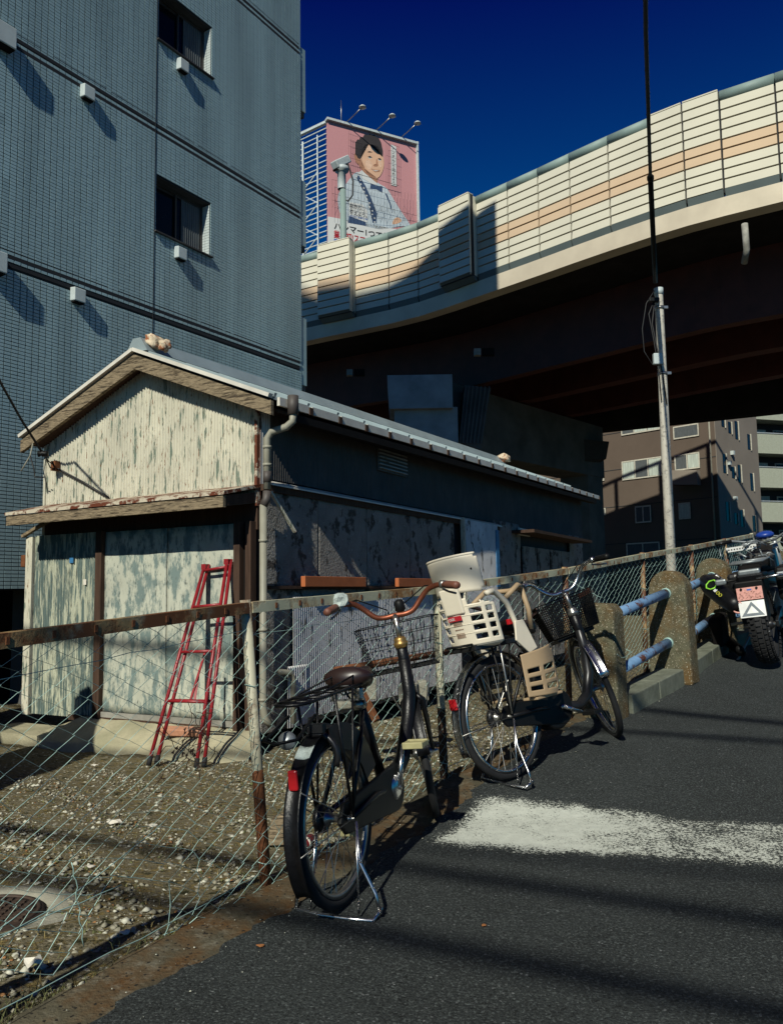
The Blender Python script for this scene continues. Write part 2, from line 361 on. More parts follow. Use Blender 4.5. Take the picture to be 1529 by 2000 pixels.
tc = N.new('ShaderNodeTexCoord'); L.new(tc.outputs['Object'], nz.inputs[0]); L.new(tc.outputs['Object'], nz2.inputs[0])
ad = N.new('ShaderNodeMath'); ad.operation = 'ADD'; nzc = N.new('ShaderNodeMath'); nzc.operation = 'MULTIPLY_ADD'; nzc.inputs[1].default_value = 2.0; nzc.inputs[2].default_value = -.5; L.new(nz.outputs[0], nzc.inputs[0]); L.new(nzc.outputs[0], ad.inputs[0]); L.new(uvm.outputs['Fac'], ad.inputs[1])
ad2 = N.new('ShaderNodeMath'); ad2.operation = 'MULTIPLY_ADD'; ad2.inputs[1].default_value = .55; L.new(nz2.outputs[0], ad2.inputs[0]); L.new(ad.outputs[0], ad2.inputs[2])
mr = N.new('ShaderNodeMapRange'); mr.inputs[1].default_value = .80; mr.inputs[2].default_value = .86; L.new(ad2.outputs[0], mr.inputs[0])
tr = N.new('ShaderNodeBsdfTransparent'); mx = N.new('ShaderNodeMixShader'); L.new(mr.outputs[0], mx.inputs[0]); L.new(bs.outputs[0], mx.inputs[2]); L.new(tr.outputs[0], mx.inputs[1])
L.new(mx.outputs[0], N['Material Output'].inputs[0])
o = b.build('road_marking', ml, kind='structure', fix=False)
at_ = o.data.attributes.new('wear', 'FLOAT', 'POINT'); wv = []
for j in range(nv+1):
    for i in range(nu+1):
        u, v = -.06+1.1*i/nu, -.25+1.5*j/nv
        dv = min(v, 1-v); du = u
        e = min(dv*1.5+.02, du*5)
        wv.append(max(-.8, min(.28, e*1.5)) + (-.24*max(0, min(1, (u-.30)/.28))))
at_.data.foreach_set('value', wv)

# ================================================================ TILED APARTMENT BUILDING (left)
hb = rad(32.3); bd = V((math.sin(hb), math.cos(hb), 0)); bn = V((math.cos(hb), -math.sin(hb), 0))
def W(s, z, o=0): return bd*s + bn*(o-9.8) + V((0, 0, z))
S1 = 12.24
apt = thing('tiled_apartment_building', 'tall apartment building clad in small blue-grey tiles with sliding windows and vent hoods', 'building', W(S1, 0))
WIN = [(8.58, 9.79, 7.01, 7.95), (8.58, 9.79, 10.27, 11.2), (8.58, 9.79, 13.4, 14.35)]
def wall_rect(b, s0, s1, z0, z1, o, holes):
    ss = sorted({s0, s1, *[h for w in holes for h in w[:2]]}); zs = sorted({z0, z1, *[h for w in holes for h in w[2:]]})
    for i in range(len(ss)-1):
        for j in range(len(zs)-1):
            sm, zm = (ss[i]+ss[i+1])/2, (zs[j]+zs[j+1])/2
            if any(w[0] < sm < w[1] and w[2] < zm < w[3] for w in holes): continue
            b.quad(W(ss[i], zs[j], o), W(ss[i+1], zs[j], o), W(ss[i+1], zs[j+1], o), W(ss[i], zs[j+1], o))
b = MB(); wall_rect(b, -20, S1, 1.32, 20, -.012, WIN)
b.quad(W(S1, 1.32, -.012), W(S1, 1.32, -9), W(S1, 20, -9), W(S1, 20, -.012))
b.quad(W(-20, 1.32, -.012), W(S1, 1.32, -.012), W(S1, 1.32, -9), W(-20, 1.32, -9))
b.quad(W(-20, 1.32, -9), W(S1, 1.32, -9), W(S1, 20, -9), W(-20, 20, -9))
b.quad(W(-20, 1.32, -.012), W(-20, 1.32, -9), W(-20, 20, -9), W(-20, 20, -.012))
wallo = b.build('wall', MT['grout'], apt, fix=False)
poly = [(S1, 20), (S1, 29.1), (.67, 37.7), (-5.2, 41.7), (-10.8, 45.8), (-18.9, 52.05), (-28.3, 59.5), (-33.5, 64.2), (-40, 70), (-40, 20)]
MB().prism([W(s, z, 0) for s, z in poly], bn*-.01, bn*.6).build('shadow_screen_wall', MT['grey_wall'], apt)  # added above the view, outlined to cast the shadow edge on the barrier
MB().box(W(-4, .2, -1.1), (32, .3, 3.2), (bd, bn, V((0, 0, 1)))).build('ground_floor_shade_wall', MT['black_matt'], apt)  # near-black wall standing in for the deep shade of the ground floor
for s in (-14, -9, -4, 1.5, 7, 11.9): MB().box(W(s, .3, -.35), (.5, .6, 2.04), (bd, bn, V((0, 0, 1)))).build('column', MT['conc_dark'], apt)
# tiles: 95 x 45 mm on a 100 x 47.5 mm pitch; real blocks
PS, PZ = .1, .0485
BANDS = [5.58, 8.655, 12.14]
def in_band(z):
    for zb in BANDS:
        if zb-.001 < z-zb+zb and (zb <= z <= zb+.055 or zb+.11 <= z <= zb+.168): return True
    return False
tile_mb = MB(); near = []
s_cols = np.arange(5.3, S1-.03, PS); z_rows = np.arange(1.33, 13.7, PZ)
for i, s in enumerate(s_cols):
    for j, z in enumerate(z_rows):
        zc = z+PZ/2; sc_ = s+PS/2
        if any(zb-.012 < zc < zb+.052 or zb+.10 < zc < zb+.160 for zb in BANDS): continue
        if any(w[0]-.03 < sc_ < w[1]+.03 and w[2]-.02 < zc < w[3]+.02 for w in WIN): continue
        if abs(sc_-8.60) < .02 and zc > 2: pass
        c = W(sc_, zc, 0)
        q = c - V((0, 0, CZ)); zz = q.dot(FW); px = CXP+FPX*q.dot(RT)/zz; py = CYP-FPX*q.dot(UP)/zz
        if px < -60 or py < -60: continue
        near.append((zz, s, z))
near.sort(); cut = [n for n in near if n[0] > 0]
# those largest in the picture: within the frame, nearest first
single = set(); k = 0
for zz, s, z in near:
    q = W(s+.05, z+.024) - V((0, 0, CZ)); dd = q.dot(FW); px = CXP+FPX*q.dot(RT)/dd; py = CYP-FPX*q.dot(UP)/dd
    if 2 < px < 585 and 2 < py < 1128 and k < 300:
        # skip those behind the shed
        if px > 52 and py > 870: continue
        single.add((s, z)); k += 1
rnd = random.Random(3)
def tile_c8(s, z, t):
    g = .0065
    return [W(s+g, z+.0042, -.012), W(s+PS-g, z+.0042, -.012), W(s+PS-g, z+.0042, t), W(s+g, z+.0042, t),
            W(s+g, z+PZ-.0042, -.012), W(s+PS-g, z+PZ-.0042, -.012), W(s+PS-g, z+PZ-.0042, t), W(s+g, z+PZ-.0042, t)]
T0 = MB(); g = .0050
T0.hexa([V(v) for v in [(g, 0, g), (PS-g, 0, g), (PS-g, .012, g), (g, .012, g), (g, 0, PZ-g), (PS-g, 0, PZ-g), (PS-g, .012, PZ-g), (g, .012, PZ-g)]])
t_me = None
Rw = Matrix((bd, bn, V((0, 0, 1)))).transposed().to_4x4()
for zz, s, z in near:
    t = rnd.uniform(-.0012, .0012)
    if (s, z) in single:
        if t_me is None:
            o = T0.build('tile', MT['tile'], apt, local=True); t_me = o.data
        else:
            o = bpy.data.objects.new('tile', t_me); COL.objects.link(o); o.parent = apt
        o.matrix_local = Matrix.Translation(W(s, z, -.012+t)-PBASE[apt.name]) @ Rw
    else:
        tile_mb.hexa(tile_c8(s, z, t))
tile_mb.build('tile_field', MT['tile'], apt, kind='stuff', fix=True)
b = MB()
for zb in BANDS:
    for a, c in ((0, .050), (.112, .162), (.215, .226)):
        b.box(W((S1+4)/2, zb+(a+c)/2, -.002), (S1-4, .006, c-a), (bd, bn, V((0, 0, 1))))
b.build('band_groove', MT['tile_dark'], apt)
MB().box(W(8.565, 7.5, .004), (.014, .006, 12.2), (bd, bn, V((0, 0, 1)))).build('expansion_joint', MT['tile_dark'], apt)
AX = (bd, bn, V((0, 0, 1)))
for (s0, s1, z0, z1) in WIN:
    b = MB(); dpt = -.20
    # reveals
    for (a, c) in (((s0, z0), (s1, z0)), ((s1, z0), (s1, z1)), ((s1, z1), (s0, z1)), ((s0, z1), (s0, z0))):
        b.quad(W(a[0], a[1], -.012), W(c[0], c[1], -.012), W(c[0], c[1], dpt-.1), W(a[0], a[1], dpt-.1))
    wf = b.build('window', MT['bldg_dark'], apt)
    b = MB()
    for j in range(int((z1-z0)/PZ)):
        for kk in range(2):
            b.box(W(s1-.006, z0+PZ*(j+.5), -.055-.10*kk), (.012, .093, PZ-.006), AX)
    b.build('sunlit_reveal_tiles', MT['shed_white'] if False else MT['vent'], wf, kind='stuff')  # right jamb only, paler than the wall tile: sunlight put into the colour
    b = MB(); fz = .035
    b.box(W((s0+s1)/2, z0+fz/2, dpt), (s1-s0, .07, fz), AX); b.box(W((s0+s1)/2, z1-fz/2, dpt), (s1-s0, .07, fz), AX)
    for s in (s0+.02, s1-.035): b.box(W(s, (z0+z1)/2, dpt), (.035, .07, z1-z0-2*fz), AX)
    b.build('window_frame', MT['alu_dark'], wf)
    mid = (s0+s1)/2
    for (a, c, oo) in ((s0+.04, mid+.02, dpt-.02), (mid-.02, s1-.053, dpt+.012)):
        b = MB()
        for s in (a+.015, c-.015): b.box(W(s, (z0+z1)/2, oo), (.03, .022, z1-z0-.075), AX)
        for z in (z0+.055, z1-.055): b.box(W((a+c)/2, z, oo), (c-a-.062, .022, .035), AX)
        b.build('sash', MT['alu_dark'], wf)
        gp = MB().box(W((a+c)/2, (z0+z1)/2, oo), (c-a-.06, .006, z1-z0-.15), AX).build('pane', MT['glass'], wf)
    b = MB(); n = 40; vs = []
    for i in range(n+1):
        s = mid+.1+(s1-mid-.2)*i/n; oo = dpt+.03-.0+.006*math.sin(i*1.3)
        vs += [W(s, z0+.08, oo), W(s, z1-.08, oo)]
    b.add(vs, [(2*i, 2*i+2, 2*i+3, 2*i+1) for i in range(n)], True); b.build('curtain', MT['curtain'], wf)
    MB().box(W((s0+s1)/2+.01, z0-.012, -.02), (s1-s0+.06, .14, .02), AX).build('window_sill', MT['alu_dark'], wf)
def vent(s, z, w=.19, h=.2, dd=.11):
    b = MB()
    b.hexa([W(s, z, 0), W(s+w, z, 0), W(s+w, z-.01, dd), W(s, z-.01, dd), W(s, z+h, 0), W(s+w, z+h, 0), W(s+w, z+h-.015, dd), W(s, z+h-.015, dd)])
    v = b.build('vent_hood', MT['vent'], apt, bevel=.012)
    MB().box(W(s+w/2, z-.018, dd*.5), (w-.03, dd-.03, .012), AX).build('vent_grille', MT['black_matt'], v)
vent(5.74, 8.53, .30, .30, .16); vent(7.14, 8.50); vent(5.74, 5.42, .28, .28, .15); vent(7.06, 5.40); vent(8.98, 9.97); vent(8.98, 6.70)
for z0 in (-1, 2.2, 5.3, 8.15, 11.0, 14.1):
    b = MB().box(W(S1+.12, z0+.68, -.62), (.23, 1.2, 1.36), AX)
    bb = b.build('balcony', MT['tile'], apt)
    MB().box(W(S1+.12, z0+.005-.06, -.62), (.21, 1.15, .11), AX).build('balcony_slab', MT['conc_dark'], bb)

# ================================================================ ELEVATED EXPRESSWAY
ZT = 17.2
tops = [(586, 499), (624, 487), (690, 470), (769, 450), (817, 434), (864, 412), (934, 378), (990, 353), (1056, 324), (1099, 301), (1186, 262), (1280, 219), (1332, 200), (1381, 181), (1503, 143)]
pp = [onz(x, y, ZT) for x, y in tops]
pl = [pp[0]+(pp[0]-pp[2])*8, pp[0]+(pp[0]-pp[2])*2.5, pp[0]+(pp[0]-pp[2])*.9] + pp
dl = (pp[-1]-pp[-3]).normalized()
for k in (1, 2, 3): pl.append(pp[-1]+dl*2.1*k)
pl.append(pp[-1]+dl*30)
pl = [V((p.x, p.y, 0)) for p in pl]
# smooth the measured plan a little
for _ in range(2):
    q = [p.copy() for p in pl]
    for i in range(2, len(pl)-2): q[i] = pl[i]*.6+(pl[i-1]+pl[i+1])*.2
    pl = q
def nrm(i):
    a = pl[max(0, i-1)]; c = pl[min(len(pl)-1, i+1)]; t = (c-a).normalized(); return V((t.y, -t.x, 0)) if t.y < 0 or True else t
nn = []
for i in range(len(pl)):
    n_ = nrm(i)
    if n_.dot(V((-.4, -1, 0))) < 0: n_ = -n_
    nn.append(n_)
hw = thing('elevated_expressway', 'curved elevated expressway with cream noise barrier and peach stripe, crossing above the street', 'elevated road', V((6, 30, 0)))
SEG = {}
i0 = 3  # index of px 586
raised = {i0+1: ('box', .45, .36), i0+5: ('box', .45, .36), i0+11: ('flat', .05, .36), i0+12: ('flat', .05, .36)}
NST = 9; ZB = 13.85; hs = (ZT-.36-ZB)/NST
for i in range(len(pl)-1):
    a, c = pl[i], pl[i+1]; na, nc = nn[i], nn[i+1]
    t = (c-a).normalized(); r = raised.get(i)
    off = r[1] if r else 0.0
    nf = V((t.y, -t.x, 0)); nf = nf if nf.dot(na) > 0 else -nf
    big = (c-a).length > 6
    g = t*.03
    ns = NST+1 if r else NST
    for k in range(ns):
        z0 = ZB+k*hs+.02; z1 = ZB+(k+1)*hs-.02
        pa, pc = a+g, c-g
        b = MB()
        # slightly tilted panel, bottom edge out
        b.hexa([pa+na*(off-.08)+V((0, 0, z0)), pc+nc*(off-.08)+V((0, 0, z0)), pc+nc*(off+.035)+V((0, 0, z0)), pa+na*(off+.035)+V((0, 0, z0)),
                pa+na*(off-.08)+V((0, 0, z1)), pc+nc*(off-.08)+V((0, 0, z1)), pc+nc*(off+.0)+V((0, 0, z1)), pa+na*(off+.0)+V((0, 0, z1))])
        b.build('barrier_panel', MT['conc_peach'] if k in (3, 4) else MT['conc_white'], hw)
    # backing
    zt = ZT-.36+(hs if r else 0)
    b = MB()
    b.hexa([a+na*(off-.28)+V((0, 0, ZB-.1)), c+nc*(off-.28)+V((0, 0, ZB-.1)), c+nc*(off-.07)+V((0, 0, ZB-.1)), a+na*(off-.07)+V((0, 0, ZB-.1)),
            a+na*(off-.28)+V((0, 0, zt-.01)), c+nc*(off-.28)+V((0, 0, zt-.01)), c+nc*(off-.07)+V((0, 0, zt-.01)), a+na*(off-.07)+V((0, 0, zt-.01))])
    b.build('barrier_frame', MT['joint'], hw)
    if r:
        b = MB().hexa([a+g+na*(off-.3)+V((0, 0, zt)), c-g+nc*(off-.3)+V((0, 0, zt)), c-g+nc*(off+.01)+V((0, 0, zt)), a+g+na*(off+.01)+V((0, 0, zt)),
                       a+g+na*(off-.3)+V((0, 0, zt+.04)), c-g+nc*(off-.3)+V((0, 0, zt+.04)), c-g+nc*(off+.01)+V((0, 0, zt+.04)), a+g+na*(off+.01)+V((0, 0, zt+.04))])
        b.build('barrier_cap', MT['conc_white'], hw)
        if r[0] == 'box':
            for e_, ne in ((a+g*.5, na), (c-g*.5, nc)):
                MB().box(e_+ne*(off/2-.02)+V((0, 0, (ZB+zt)/2-.05)), (.03, off+.06, zt-ZB), (t, nf, V((0, 0, 1)))).build('barrier_side', MT['conc_white'], hw)
            b = MB().hexa([a+na*(.065)+V((0, 0, ZB-.25)), c+nc*(.065)+V((0, 0, ZB-.25)), c+nc*(.10)+V((0, 0, ZB-.25)), a+na*(.10)+V((0, 0, ZB-.25)),
                           a+na*(.065)+V((0, 0, ZB-.0)), c+nc*(.065)+V((0, 0, ZB-.0)), c+nc*(off+.03)+V((0, 0, ZB-.0)), a+na*(off+.03)+V((0, 0, ZB-.0))])
            b.build('barrier_skirt', MT['band'], hw)
    else:
        R_ = .205
        b = MB().tube([a+t*.015+na*-.12+V((0, 0, ZT-.2)), c-t*.015+nc*-.12+V((0, 0, ZT-.2))], R_, 18)
        b.build('coping_pipe', MT['coping'], hw)
    # grey skirt
    b = MB().hexa([a+g+na*(-.2)+V((0, 0, ZB-.24)), c-g+nc*(-.2)+V((0, 0, ZB-.24)), c-g+nc*(-.02)+V((0, 0, ZB-.24)), a+g+na*(-.02)+V((0, 0, ZB-.24)),
                   a+g+na*(-.2)+V((0, 0, ZB-.002)), c-g+nc*(-.2)+V((0, 0, ZB-.002)), c-g+nc*(.06)+V((0, 0, ZB-.002)), a+g+na*(.06)+V((0, 0, ZB-.002))])
    b.build('barrier_skirt', MT['band'], hw)
# fascia of the deck
def strip_along(offA, offB, zA, zB, lo=0):
    b = MB(); vs = []
    for i in range(len(pl)):
        vs += [pl[i]+nn[i]*offA+V((0, 0, zA)), pl[i]+nn[i]*offB+V((0, 0, zA)), pl[i]+nn[i]*offB+V((0, 0, zB)), pl[i]+nn[i]*offA+V((0, 0, zB))]
    m = len(pl); fs = [(4*i+k, 4*i+(k+1) % 4, 4*i+4+(k+1) % 4, 4*i+4+k) for i in range(m-1) for k in range(4)]
    fs += [(0, 1, 2, 3), tuple(4*(m-1)+k for k in (3, 2, 1, 0))]
    return b.add(vs, fs)
strip_along(-.6, .0, 12.98, ZB-.245).build('deck_fascia', MT['fascia'], hw)
farl = [V((-50, 71, 0)), V((-20, 60, 0)), V((0, 53.5, 0)), V((11.6, 48.5, 0)), V((20.9, 43.5, 0)), V((34, 33, 0)), V((52, 12, 0))]
b = MB(); inner = [pl[i]+nn[i]*-.59 for i in range(len(pl))]
poly = inner+farl[::-1]
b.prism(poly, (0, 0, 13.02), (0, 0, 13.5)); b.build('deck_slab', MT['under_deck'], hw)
for oi, wd in ((-3.3, .5), (-7.5, .7), (-12, .7)):
    strip_along(oi-wd, oi, 10.5, 13.01).build('girder', MT['girder'], hw)
b = MB(); vs = []
for p in farl: vs += [p+V((.3, -1.2, 10.5)), p+V((.3, -.3, 10.5)), p+V((.3, -.3, 21.6)), p+V((.3, -1.2, 21.6))]
b.add(vs, [(4*i+k, 4*i+(k+1) % 4, 4*i+4+(k+1) % 4, 4*i+4+k) for i in range(len(farl)-1) for k in range(4)]).build('far_shade_wall', MT['under_deck'], hw)  # raised out of view so its shadow climbs the brown building
rb = MB()
for i in range(len(farl)-1):
    a, c = farl[i]+V((.3, -.7, 0)), farl[i+1]+V((.3, -.7, 0)); n_ = int((c-a).length/3.4)
    MB().bar(a+V((0, 0, 24.2)), c+V((0, 0, 24.2)), .22, .18).build('far_edge_handrail', MT['band'], hw)
    for k in range(n_): q = a+(c-a)*(k/n_); MB().bar(q+V((0, 0, 21.6)), q+V((0, 0, 24.1)), .25, .25, V((1, 0, 0))).build('far_edge_post', MT['band'], hw)
# cross frames between girders and brackets, conduit
for i in range(4, len(pl)-3, 1):
    a = pl[i]+nn[i]*-4.0; MB().bar(a+V((0, 0, 12.55)), a-nn[i]*11+V((0, 0, 12.0)), .15, .4).build('cross_frame', MT['girder'], hw)
for px, py in ((683, 728), (932, 688)):
    c = at(px, py, 33.5 if px > 800 else 37.5)
    l_ = MB().box(c, (.28, .25, .28)).build('junction_box', MT['conc'], hw); MB().box(c+V((.45, 0, 0)), (.5, .22, .3)).build('junction_arm', MT['black_matt'], l_)
# drain pipes below the deck
dp = at(1455, 455, 24.5)
MB().tube([dp+V((0, 0, .3)), dp+V((0, -.02, -.1)), dp+V((.04, .05, -.5)), dp+V((.10, .4, -.8))], .10, 10).build('drain_pipe', MT['conc'], hw)
# pier
pier = thing('expressway_pier', 'massive grey concrete pier with stepped head carrying the expressway behind the shed roof', 'pier', (1.4, 35, 0))
c1, c2 = V((1.35, 35.0, 0)), V((10.7, 45.5, 0)); ax = (c2-c1).normalized(); ay = V((ax.y, -ax.x, 0))
pA = at(755, 735, 34); pB = at(884, 722, 34)
fr_ = (pB-pA); fr_.z = 0; wA = fr_.length; fr_.normalize(); bk = V((-fr_.y, fr_.x, 0))
cc = V(((pA.x+pB.x)/2, 34, 0))
MB().hexa([cc+fr_*-.9*1.45+V((0, 0, 9.0)), cc+fr_*1.38+V((0, 0, 9.0)), cc+fr_*1.38+bk*2.2+V((0, 0, 9.0)), cc+fr_*-1.3+bk*2.2+V((0, 0, 9.0)),
           cc+fr_*-1.38+V((0, 0, 10.45)), cc+fr_*1.38+V((0, 0, 10.45)), cc+fr_*1.38+bk*2.2+V((0, 0, 10.45)), cc+fr_*-1.38+bk*2.2+V((0, 0, 10.45))]).build('pier_head', MT['pier_skylit'], pier)
MB().box(cc+fr_*.25+bk*1.4+V((0, 0, 4.1)), (2.7, 2.2, 10.0), (fr_, bk, V((0, 0, 1)))).build('pier_column', MT['pier_skylit'], pier)
q = cc+fr_*1.5+bk*.5
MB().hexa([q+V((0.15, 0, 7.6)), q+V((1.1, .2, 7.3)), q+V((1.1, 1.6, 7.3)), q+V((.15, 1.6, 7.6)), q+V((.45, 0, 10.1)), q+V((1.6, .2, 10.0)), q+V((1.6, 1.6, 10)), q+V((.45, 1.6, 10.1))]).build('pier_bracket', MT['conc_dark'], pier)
b = MB()
for k in range(6): b.bar(q+V((.3+.16*k, -.06+.03*k, 7.55)), q+V((.62+.18*k, -.06+.03*k, 10.05)), .06, .06)
b.build('bracket_ribs', MT['conc_dark'], pier, kind='stuff')
MB().hexa([c1+ax*1+ay*-.9+V((0, 0, 7.5)), c2+ax*1+ay*-.9+V((0, 0, 7.5)), c2+ax*1+ay*.9+V((0, 0, 7.5)), c1+ax*1+ay*.9+V((0, 0, 7.5)),
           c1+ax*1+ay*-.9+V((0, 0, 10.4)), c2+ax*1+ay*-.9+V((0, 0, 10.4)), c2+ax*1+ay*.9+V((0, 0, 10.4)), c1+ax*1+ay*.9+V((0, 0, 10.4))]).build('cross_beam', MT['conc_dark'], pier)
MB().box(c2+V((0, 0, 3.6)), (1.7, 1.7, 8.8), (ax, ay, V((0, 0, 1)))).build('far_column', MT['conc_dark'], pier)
q = at(1165, 875, 44)
MB().hexa([q+V((-1.6, 0, -.8)), q+V((.5, 0, -.6)), q+V((.5, 1.5, -.6)), q+V((-1.6, 1.5, -.8)), q+V((-1.6, 0, .6)), q+V((.7, 0, .35)), q+V((.7, 1.5, .35)), q+V((-1.6, 1.5, .6))]).build('beam_nose', MT['bldg_dark'], pier)

# ================================================================ FAR BUILDINGS
kc = at(1404, 1000, 59.5); kc.z = 0
fd = V((-.693, .721, 0)); fnn = V((-.721, -.693, 0)); sd_ = V((.721, .693, 0))
brn = thing('brown_apartment_building', 'brown rendered apartment building seen under the expressway with net curtained windows', 'building', kc)
BW, BH, BL = 26.0, 24.0, 7.6
def onface(x, y, n_, P0): return onpl(x, y, n_, P0)
MB().hexa([kc+V((0, 0, -1)), kc+fd*BW+V((0, 0, -1)), kc+fd*BW+sd_*BL+V((0, 0, -1)), kc+sd_*BL+V((0, 0, -1)), kc+V((0, 0, BH)), kc+fd*BW+V((0, 0, BH)), kc+fd*BW+sd_*BL+V((0, 0, BH)), kc+sd_*BL+V((0, 0, BH))]).build('front_wall', MT['brown_wall'], brn)
MB().hexa([kc-fd*.05+V((0, 0, -1)), kc-fd*.004+V((0, 0, -1)), kc-fd*.004+sd_*BL+V((0, 0, -1)), kc-fd*.05+sd_*BL+V((0, 0, -1)), kc-fd*.05+V((0, 0, BH)), kc-fd*.004+V((0, 0, BH)), kc-fd*.004+sd_*BL+V((0, 0, BH)), kc-fd*.05+sd_*BL+V((0, 0, BH))]).build('side_wall', MT['grey_wall'], brn)
def far_window(x0, y0, x1, y1, panes, net=True, name='window'):
    p0 = onpl(x0, y1, fnn, kc); p1 = onpl(x1, y1, fnn, kc); pt = onpl(x0, y0, fnn, kc)
    z0 = (p0.z+onpl(x1, y1+0, fnn, kc).z)/2; z1 = z0+(pt.z-p0.z)
    a = kc+fd*((p0-kc).dot(fd)); c = kc+fd*((p1-kc).dot(fd)); w = (c-a).length; t = (c-a).normalized()
    b = MB(); A_ = (t, fnn, V((0, 0, 1)))
    o_ = MB().box((a+c)/2+V((0, 0, (z0+z1)/2))+fnn*.03, (w, .06, z1-z0), A_).build(name, MT['bldg_dark'], brn)
    for z in (z0+.05, z1-.05): b.box((a+c)/2+V((0, 0, z))+fnn*.075, (w, .03, .1), A_)
    for k in range(panes+1): b.box(a+t*(.04+(w-.08)*k/panes)+V((0, 0, (z0+z1)/2))+fnn*.08, (.09, .03, z1-z0-.2), A_)
    b.build('window_frame', MT['win_white'], o_)
    for k in range(panes):
        MB().box(a+t*(w*(k+.5)/panes)+V((0, 0, (z0+z1)/2))+fnn*.065, (w/panes-.14, .012, z1-z0-.22), A_).build('pane', MT['net'] if net and (k+int(x0)) % 3 != 2 else MT['curtain'], o_)
far_window(1147, 904, 1181, 941, 2); far_window(1216, 897, 1294, 934, 3); far_window(1319, 886, 1368, 917, 2)
far_window(1316, 830, 1366, 855, 1, False); far_window(1214, 828, 1290, 845, 3); far_window(1147, 838, 1178, 851, 1)
far_window(1165, 993, 1184, 1007, 1, False); far_window(1242, 988, 1273, 1021, 2, False); far_window(1327, 982, 1350, 1014, 1, True)
far_window(1225, 1060, 1290, 1090, 2, False)
for x, y0, x1, y1 in ((1322, 923, 1370, 948),):
    p0 = onpl(x, y1, fnn, kc); p1 = onpl(x1, y1, fnn, kc); h_ = 1.1
    MB().hexa([p0+fnn*.1, p1+fnn*.1, p1+fnn*.7, p0+fnn*.7, p0+fnn*.1+V((0, 0, h_)), p1+fnn*.1+V((0, 0, h_)), p1+fnn*.7+V((0, 0, h_)), p0+fnn*.7+V((0, 0, h_))]).build('balcony', MT['grey_wall'], brn)
p0 = onpl(1386, 830, fnn, kc); p1 = onpl(1394, 1060, fnn, kc)
MB().tube([V((p0.x, p0.y, 20))+fnn*.12, V((p0.x, p0.y, 0))+fnn*.12], .07, 8).build('drain_pipe', MT['pipe'], brn)
for z in (4.9, 7.9, 10.9, 13.9):
    MB().box(kc+fd*(BW/2)+V((0, 0, z))+fnn*.015, (BW, .03, .05), (fd, fnn, V((0, 0, 1)))).build('course_line', MT['bldg_dark'], brn)
sn = -fd
for (zx, y0, y1) in [(1120, 95, 180), (1172, 90, 225), (1268, 190, 305), (1080, 340, 485), (1148, 440, 525), (1195, 425, 555), (1290, 490, 620), (1105, 710, 855), (1168, 795, 880), (1215, 770, 900), (1308, 815, 935), (1068, 60, 130)]:
    x = 1140+zx/3.93; a = onpl(x, 800+y0/3.93, sn, kc-fd*.06); c = onpl(x, 800+y1/3.93, sn, kc-fd*.06); w = .55
    o_ = MB().box((a+c)/2, (.03, w, a.z-c.z), (sn, sd_, V((0, 0, 1)))).build('side_window', MT['glass'], brn)
    MB().box((a+c)/2+sd_*(w/2+.04)+sn*.03, (.09, .08, a.z-c.z+.1), (sn, sd_, V((0, 0, 1)))).build('window_reveal', MT['win_white'], o_)
for zx, y in ((1130, 333), (1105, 410), (1152, 683)):
    p = onpl(1140+zx/3.93, 800+y/3.93, sn, kc-fd*.06); MB().box(p+sn*.12, (.25, .25, .3), (sn, sd_, V((0, 0, 1)))).build('vent_hood', MT['vent'], brn)

bb0 = at(1479, 1000, 70); bb0.z = 0; bx = V((.96, .28, 0)).normalized(); by = V((-.28, .96, 0)).normalized()
bg = thing('balconied_apartment_block', 'pale green-grey apartment block with solid fronted balconies at the right edge', 'building', bb0)
MB().box(bb0+bx*8+by*6.6+V((0, 0, 12)), (16, 10, 26), (bx, by, V((0, 0, 1)))).build('rear_wall', MT['bldg_dark'], bg)
MB().box(bb0+bx*-.1+by*.8+V((0, 0, 12)), (.2, 1.8, 26), (bx, by, V((0, 0, 1)))).build('end_wall', MT['grey_wall'], bg)
for k in range(7):
    z = 1.2+(1147-(800+857/3.93))/1595*70 + 3.0*(k-1)
    f_ = MB().box(bb0+bx*8+V((0, 0, z+.85)), (16, .18, 1.7), (bx, by, V((0, 0, 1)))).build('balcony', MT['balcony'], bg)
    MB().box(bb0+bx*8+by*.85+V((0, 0, z+.08)), (15.9, 1.5, .16), (bx, by, V((0, 0, 1)))).build('balcony_slab', MT['balcony'], f_)
    MB().box(bb0+bx*8+V((0, 0, z+1.82)), (16, .08, .08), (bx, by, V((0, 0, 1)))).build('handrail', MT['alu'], f_)
    for m_ in range(5):
        w_ = MB().box(bb0+bx*(1.6+3*m_)+by*1.55+V((0, 0, z+1.5)), (2.2, .06, 1.9), (bx, by, V((0, 0, 1)))).build('window', MT['win_white'], bg)
        MB().box(bb0+bx*(1.6+3*m_)+by*1.5+V((0, 0, z+1.5)), (2.0, .04, 1.7), (bx, by, V((0, 0, 1)))).build('pane', MT['glass'] if m_ % 2 else MT['net'], w_)
